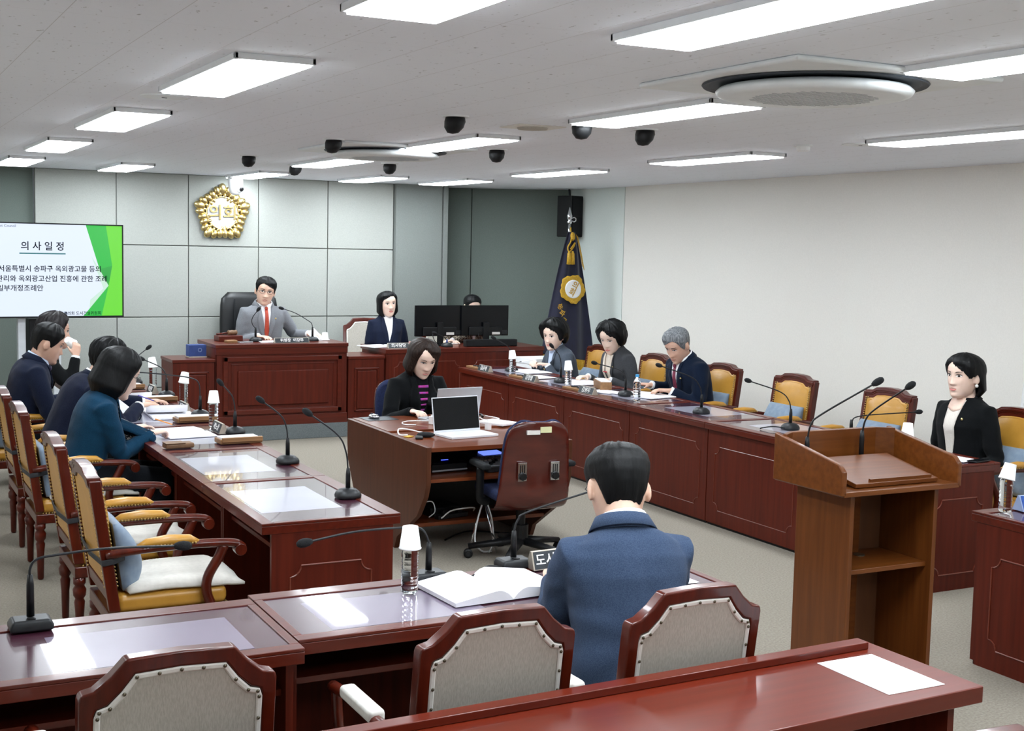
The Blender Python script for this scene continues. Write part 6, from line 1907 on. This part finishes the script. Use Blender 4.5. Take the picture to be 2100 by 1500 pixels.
    for zz, rr in ((-0.035, nr * 1.62), (-0.004, nr * 1.42), (0.016, nr * 1.30), (0.012, nr * 1.42), (-0.03, nr * 1.80)):
        r = []
        for k in range(K + 1):
            a_ = math.radians(-62 + (304) * k / K + 90 - 28) 
            a_ = math.radians(90 + 48) + math.radians(264) * k / K
            drop = 0.030 * max(0, math.sin(a_)) 
            r.append((n0 + ax * ((zz - drop + 0.012) if lapel else (zz * 0.5 - drop - 0.004)) + rgt * (rr * math.cos(a_)) + fwd * (rr * math.sin(a_) * 0.95)) * s)
        rings.append(r)
    loft(bm, rings, cap=False, closed=False)
    mesh_obj('jacket_collar', bm, jacket, root, smooth=True, solid=0.004 * s)
    # cuffs
    for S, E, W, D, sg in arms:
        if cuff:
            d_ = (W - E).normalized()
            mesh_obj('cuff', T([(W - d_ * 0.035) * s, (W + d_ * 0.002) * s], [0.034 * sl * s, 0.0345 * sl * s], 18), cuff, root, smooth=False)
    # ---- hair and face
    bm = hair_bm(hair, seed, part)
    bmesh.ops.transform(bm, matrix=Mh, verts=bm.verts[:])
    hr_o = mesh_obj('hair', bm, hmat, root, smooth=True)
    if hair == 'bun':
        bm = bmesh.new(); blob(bm, (0, -0.13, 0.03), 0.04, 0.03, 0.04)
        bmesh.ops.transform(bm, matrix=Mh, verts=bm.verts[:])
        mesh_obj('bun', bm, hmat, hr_o, smooth=True)
    ey, ir, br = [], [], []
    for sg in (-1, 1):
        hgt = 0.0034 if eyes_down else 0.0056
        pts_ = [(sg * 0.031 + 0.0150 * math.cos(2 * PI * k / 14), 0.012 + hgt * math.sin(2 * PI * k / 14) + sg * 0.0 + 0.0012 * math.cos(2 * PI * k / 14) * sg) for k in range(14)]
        ey.append(poly_patch(pts_, Mh, 0.0022, fem))
        ir.append(poly_patch([(sg * 0.031 + 0.0066 * math.cos(2 * PI * k / 12), 0.0122 + min(hgt, 0.0052) * math.sin(2 * PI * k / 12)) for k in range(12)], Mh, 0.0032, fem))
        lid = [(sg * 0.031 + 0.0160 * math.cos(PI * k / 10), 0.0125 + hgt * 1.05 * math.sin(PI * k / 10)) for k in range(11)]
        lid += [(sg * 0.031 + 0.0160 * math.cos(PI * k / 10), 0.0146 + (hgt + 0.0022) * 1.1 * math.sin(PI * k / 10)) for k in range(10, -1, -1)]
        b2 = bmesh.new()
        up_ = [b2.verts.new(Mh @ V((x, face_y(x, z, fem) + 0.0036, z))) for x, z in lid[:11]]
        lo_ = [b2.verts.new(Mh @ V((x, face_y(x, z, fem) + 0.0032, z))) for x, z in lid[11:][::-1]]
        for k in range(10): b2.faces.new((up_[k], up_[k + 1], lo_[k + 1], lo_[k]))
        ir.append(b2)
        b2 = bmesh.new()
        tk = 0.0024 if fem else 0.0036
        A_, B_ = [], []
        for k in range(9):
            f = k / 8
            x = sg * (0.015 + 0.034 * f); z = 0.0315 + 0.0055 * math.sin(PI * f * 0.75) - 0.001 * f
            w2 = tk * (1 - 0.65 * f)
            A_.append(b2.verts.new(Mh @ V((x, face_y(x, z - w2, fem) + 0.0022, z - w2)))); B_.append(b2.verts.new(Mh @ V((x, face_y(x, z + w2, fem) + 0.0022, z + w2))))
        for k in range(8): b2.faces.new((A_[k], A_[k + 1], B_[k + 1], B_[k]))
        br.append(b2)
    mesh_obj('eyes', join_bm(ey), 'eye_white', body, smooth=True)
    mesh_obj('eyelids_and_irises', join_bm(ir), 'eye_iris', body, smooth=True)
    mesh_obj('eyebrows', join_bm(br), 'brow', body, smooth=True)
    up_l = [(0.021 * math.cos(PI * k / 12), -0.064 + (0.0062 + 0.0012 * math.cos(4 * PI * k / 12)) * math.sin(PI * k / 12)) for k in range(13)]
    lo_l = [(0.020 * math.cos(PI + PI * k / 12), -0.0645 + 0.0075 * math.sin(PI + PI * k / 12)) for k in range(13)]
    mesh_obj('lips', join_bm([poly_patch(up_l, Mh, 0.0016, fem), poly_patch(lo_l, Mh, 0.0016, fem)]), lips or ('lip_p' if fem else 'lip_m'), body, smooth=True)
    if glasses:
        g = bmesh.new()
        for sg in (-1, 1):
            ring = []
            for k in range(19):
                a_ = 2 * PI * k / 18
                x, z = sg * 0.032 + 0.021 * math.cos(a_), 0.010 + 0.016 * math.sin(a_)
                ring.append(Mh @ V((x, 0.094 - 0.25 * (abs(x) - 0.03) ** 2 * 20, z)))
            tube(g, ring, 0.0014 * s, 6)
            tube(g, [Mh @ V((sg * 0.053, 0.088, 0.014)), Mh @ V((sg * 0.078, 0.05, 0.014)), Mh @ V((sg * 0.081, -0.005, 0.012))], 0.0014 * s, 6)
        tube(g, [Mh @ V((-0.011, 0.096, 0.014)), Mh @ V((0, 0.099, 0.016)), Mh @ V((0.011, 0.096, 0.014))], 0.0014 * s, 6)
        mesh_obj('spectacles', g, 'wire', root)
    if pin:
        p_ = proj(-0.085, -0.02, 0.011); n_ = (L.to_3x3().inverted() @ V((0, 0, 0))) 
        mesh_obj('lapel_pin', LA([(0, 0), (0.0085 * s, 0), (0.0085 * s, 0.003), (0.004 * s, 0.006 * s), (0, 0.006 * s)], 10, p_, cF), 'gold', root)
    return dict(root=root, s=s, Mh=Mh, L=L, proj=proj, strip=strip, uin=uin, vs=vs_, vt=vt, vb=vb, hands=hand_info, jacket=jk, spine=spine, n0=n0, q=q, R=R_, F=F_, nr=nr, bv=bv, arms=arms)

def hand_point(P_, i, f=0.11, n=0.0, t=0.0):
    W, D, Nn, th = P_['hands'][i]
    return P_['L'] @ ((W + D * f + Nn * n + th * t) * P_['s'])
A = person('man in a light grey suit and orange tie at the chairman desk, wire glasses', (3.93, 13.26, 0.15), PI, s=1.12, seat=0.53, lean=0.12, head=(-0.22, 0.10, -0.14), hands=((3.86, 12.93, 0.99), (4.42, 12.96, 1.01)), hair='short', jacket='suit_grey', tie='tie_orange', glasses=True, pin=True, seed=1.0, part=0.6, vb=-0.24)
sheet((4.40, 12.90, 0.995), 0.2, 'sheet of paper held up in the left hand of the chairman', 0.10, 0.16).rotation_euler = (0.9, -0.5, 0.3)
B_ = person('woman with long black hair in a navy suit and white blouse at the clerk desk', (5.24, 13.02, 0.15), PI - 0.10, s=1.03, seat=0.46, lean=0.02, head=(0.12, 0.02, 0.06), hands=((5.15, 12.72, 0.80), (5.32, 12.72, 0.80)), hair='long', fem=True, skin='skin_f', jacket='suit_navy', lips='lip_r', part=-0.5, seed=2.0, vb=-0.17)
C_ = person('woman with tied-back hair half hidden behind the two monitors', (6.30, 13.18, 0.15), PI, s=1.03, seat=0.44, lean=0.10, head=(0.0, 0.25, 0), hands=((6.02, 12.92, 0.915), (5.92, 12.90, 0.92)), hair='bun', fem=True, skin='skin_f', jacket='check', seed=3.0)
D_ = person('woman with a brown bob, dark coat and pink striped sweater at the operator desk', (3.83, 8.98, 0), PI + 0.08, s=1.08, seat=0.41, lean=0.22, head=(-0.05, 0.42, -0.05), hands=((3.66, 8.45, 0.775), (3.92, 8.44, 0.775)), hair='bob', hmat='hair_brown', fem=True, skin='skin_f', jacket='suit_black', shirt='knit_black', cuff='knit_black', seed=4.0, part=1.2, eyes_down=True, bulk=1.12, vb=-0.23, lapw=0.075)
for i in range(6):
    v = D_['vb'] + 0.045 + i * 0.043
    u = D_['uin'](v) - 0.002
    D_['strip']([[(-u + 2 * u * k / 6, v + dv) for k in range(7)] for dv in (-0.008, 0, 0.008)], 0.0065, 'sweater_stripe', 'stripe_pink', 0.003)
E_ = person('woman in a teal jacket with a black bob, writing at the left bench', (1.24, 7.92, 0), -PI / 2, s=1.07, seat=0.47, lean=0.36, head=(0.0, 0.42, 0), hands=((1.73, 7.97, 0.795), (1.69, 8.30, 0.785)), hair='bob', fem=True, skin='skin_f', jacket='suit_teal', shirt='print_bw', lips='lip_r', glasses=True, cuff=None, seed=5.0, hs=1.12, bulk=1.05, jvox=0.009, curl=(0.9, 0.5), eyes_down=True, vb=-0.14)
a = hand_point(E_, 0, 0.125, 0.03, 0.03)
pen(a + V((-0.05, 0.0, 0.035)), a + V((0.075, 0.01, -0.012)), 'orange', 'orange pencil in the right hand of the woman in teal')
F1_ = person('man with curly dark hair in a navy suit, mostly hidden by the woman in teal', (1.27, 8.93, 0), -PI / 2, s=1.09, seat=0.47, lean=0.55, head=(0.0, 0.35, 0), hands=((1.86, 9.00, 0.835), (1.98, 9.30, 0.82)), hair='curlyshort', jacket='suit_navy2', seed=6.0, bulk=1.06, curl=(0.4, 0.45), poles=((0.8, -0.6, -0.45), (-0.8, -0.6, -0.45)))
a = hand_point(F1_, 0, 0.11, 0.02, 0.03)
pen(a + V((-0.06, 0.03, 0.03)), a + V((0.06, 0.0, -0.015)), 'purple', 'purple pen in the hand beside the curled booklet')
G_ = person('short-haired man in a navy suit and pale blue shirt, in profile at the left', (1.12, 9.86, 0), -PI / 2, s=1.10, seat=0.47, lean=0.30, head=(-0.10, 0.35, 0), hands=((1.62, 9.70, 0.79), (1.66, 10.06, 0.79)), hair='short', skin='skin_r', jacket='suit_navy', shirt='shirt_blue', tie='tie_dark', seed=7.0, bulk=1.08)
H_ = person('person in black drinking from a paper cup at the far left', (1.32, 10.90, 0), -PI / 2, s=1.07, seat=0.50, lean=0.36, head=(-0.1, 0.10, 0), hands=((1.66, 10.72, 1.10), (1.62, 11.1, 0.80)), hair='waved', hmat='hair_dark', skin='skin_r', jacket='suit_black', seed=8.0, hand_dir=((0.15, 0.3, 0.95), None), grip=(True, False), curl=(0.8, 0.5), poles=((0.5, 0.6, -1.0), None), fem=True)
c = dup(c0, hand_point(H_, 0, 0.10, -0.045, 0.0), 0, 'white paper cup held to the mouth at the far left')
c.rotation_euler = (0.5, -0.9, 0)
I_ = person('woman with full black permed hair in a grey jacket, hands clasped around a pen', (6.45, 11.14, 0), PI / 2, s=1.04, seat=0.41, lean=0.34, head=(0.48, 0.14, 0), hands=((6.10, 11.24, 0.83), (6.10, 11.10, 0.83)), hair='bouffant', fem=True, skin='skin_f', jacket='suit_grey_blue', shirt='shirt_blue', seed=9.0, part=0.5, bulk=1.12, pin=True, curl=(1.0, 1.0), hand_dir=((-0.5, -0.8, 0.1), (-0.6, 0.75, 0.1)), hs=1.10)
a = hand_point(I_, 0, 0.06, 0.03, 0)
pen(a + V((0.02, -0.02, 0.0)), a + V((-0.13, 0.06, -0.03)), 'white', 'white pen sticking out of the clasped hands', 0.006)
J_ = person('woman with waved black hair in a dark grey jacket and cream scarf, reading', (6.46, 10.08, 0), PI / 2, s=1.07, seat=0.46, lean=0.30, head=(0.50, 0.42, 0), hands=((6.06, 10.22, 0.79), (6.10, 9.95, 0.79)), hair='waved', fem=True, skin='skin_f', jacket='suit_grey_brown', shirt='scarf', seed=10.0, part=0.9, pin=True, eyes_down=True, bulk=1.08, lips='lip_r', hs=1.08)
for sg in (-1, 1):
    J_['strip']([[(sg * (0.012 + 0.026 * k / 3) + sg * 0.03 * (i / 9), -0.25 + 0.33 * i / 9) for k in range(4)] for i in range(10)], 0.014, 'scarf_end', 'scarf', 0.008)
J_['strip']([[(-0.03 + 0.02 * k, -0.06 + dv) for k in range(4)] for dv in (-0.005, 0.005)], 0.024, 'scarf_stripe', 'red_trim', 0.003)
K_ = person('grey-haired man in a dark navy suit and wine tie, reading', (6.52, 9.06, 0), PI / 2, s=1.11, seat=0.45, lean=0.32, head=(0.30, 0.52, 0), hands=((6.20, 9.42, 0.80), (6.10, 8.98, 0.80)), hair='short', hmat='hair_grey', skin='skin_r', jacket='suit_dknavy', tie='tie_wine', seed=11.0, pin=True, eyes_down=True, bulk=1.08, part=-0.6)
L_ = person('woman in a black jacket and cream top with a chin-length bob, sitting upright at right', (6.50, 6.03, 0), PI / 2, s=1.10, seat=0.44, lean=0.02, head=(0.06, 0.02, 0), hands=((6.16, 6.10, 0.60), (6.16, 5.84, 0.60)), hair='bob_tucked', fem=True, skin='skin_f', jacket='suit_black', shirt='knit_cream', lips='lip_r', seed=12.0, pin=True, cuff=None, vb=-0.36, lapel=False, collar=False, bulk=1.05, jvox=0.0085, voxel=0.005, part=0.8)
L_['strip']([[(-0.052 + 0.104 * k / 6, 0.035 + 0.065 * j / 5 - 0.02 * math.cos(PI * (k / 6 - 0.5)) * (1 - j / 5)) for k in range(7)] for j in range(6)], 0.0055, 'neckline', 'skin_f', 0.002)
bm = bmesh.new()
for sg in (-1, 1):
    blob(bm, L_['Mh'] @ V((sg * 0.083, -0.004, -0.043)), 0.011, 0.011, 0.011, 10)
mesh_obj('earrings', bm, 'pearl', L_['root'], smooth=True)
N_ = person('man in a blue jacket seen from behind, reading at the front desk', (2.235, 3.42, 0), -0.26, s=1.09, seat=0.46, lean=0.26, head=(-0.04, 0.45, 0.04), hands=((2.44, 3.96, 0.80), (2.28, 4.0, 0.80)), hair='crop', jacket='suit_blue', seed=13.0, jvox=0.0075, voxel=0.005, glasses=True, bulk=0.93, hs=1.08, fold=0.006, poles=((0.45, -0.5, -1.0), (-0.3, -0.6, -1.0)))
N_['strip']([[(-0.002 + 0.002 * k, v) for k in range(3)] for v in [-0.50 + 0.13 * i / 6 for i in range(7)]], 0.0012, 'back_vent', 'suit_navy', 0.001, back=True)

# white air purifier at the right edge
t = thing('air_purifier', 'white appliance with a black oval top at the right edge, behind the chairs', 'air purifier', (7.33, 6.13, 0), PI / 2)
mesh_obj('body', LA([(0, 0), (0.17, 0), (0.175, 0.03), (0.15, 0.8), (0.135, 1.10), (0.13, 1.13), (0, 1.13)], 32), 'white', t, smooth=False)
bm = bmesh.new(); blob(bm, (0, 0, 1.25), 0.125, 0.06, 0.14, 20)
mesh_obj('fan_head', bm, 'black_plastic', t, smooth=True)
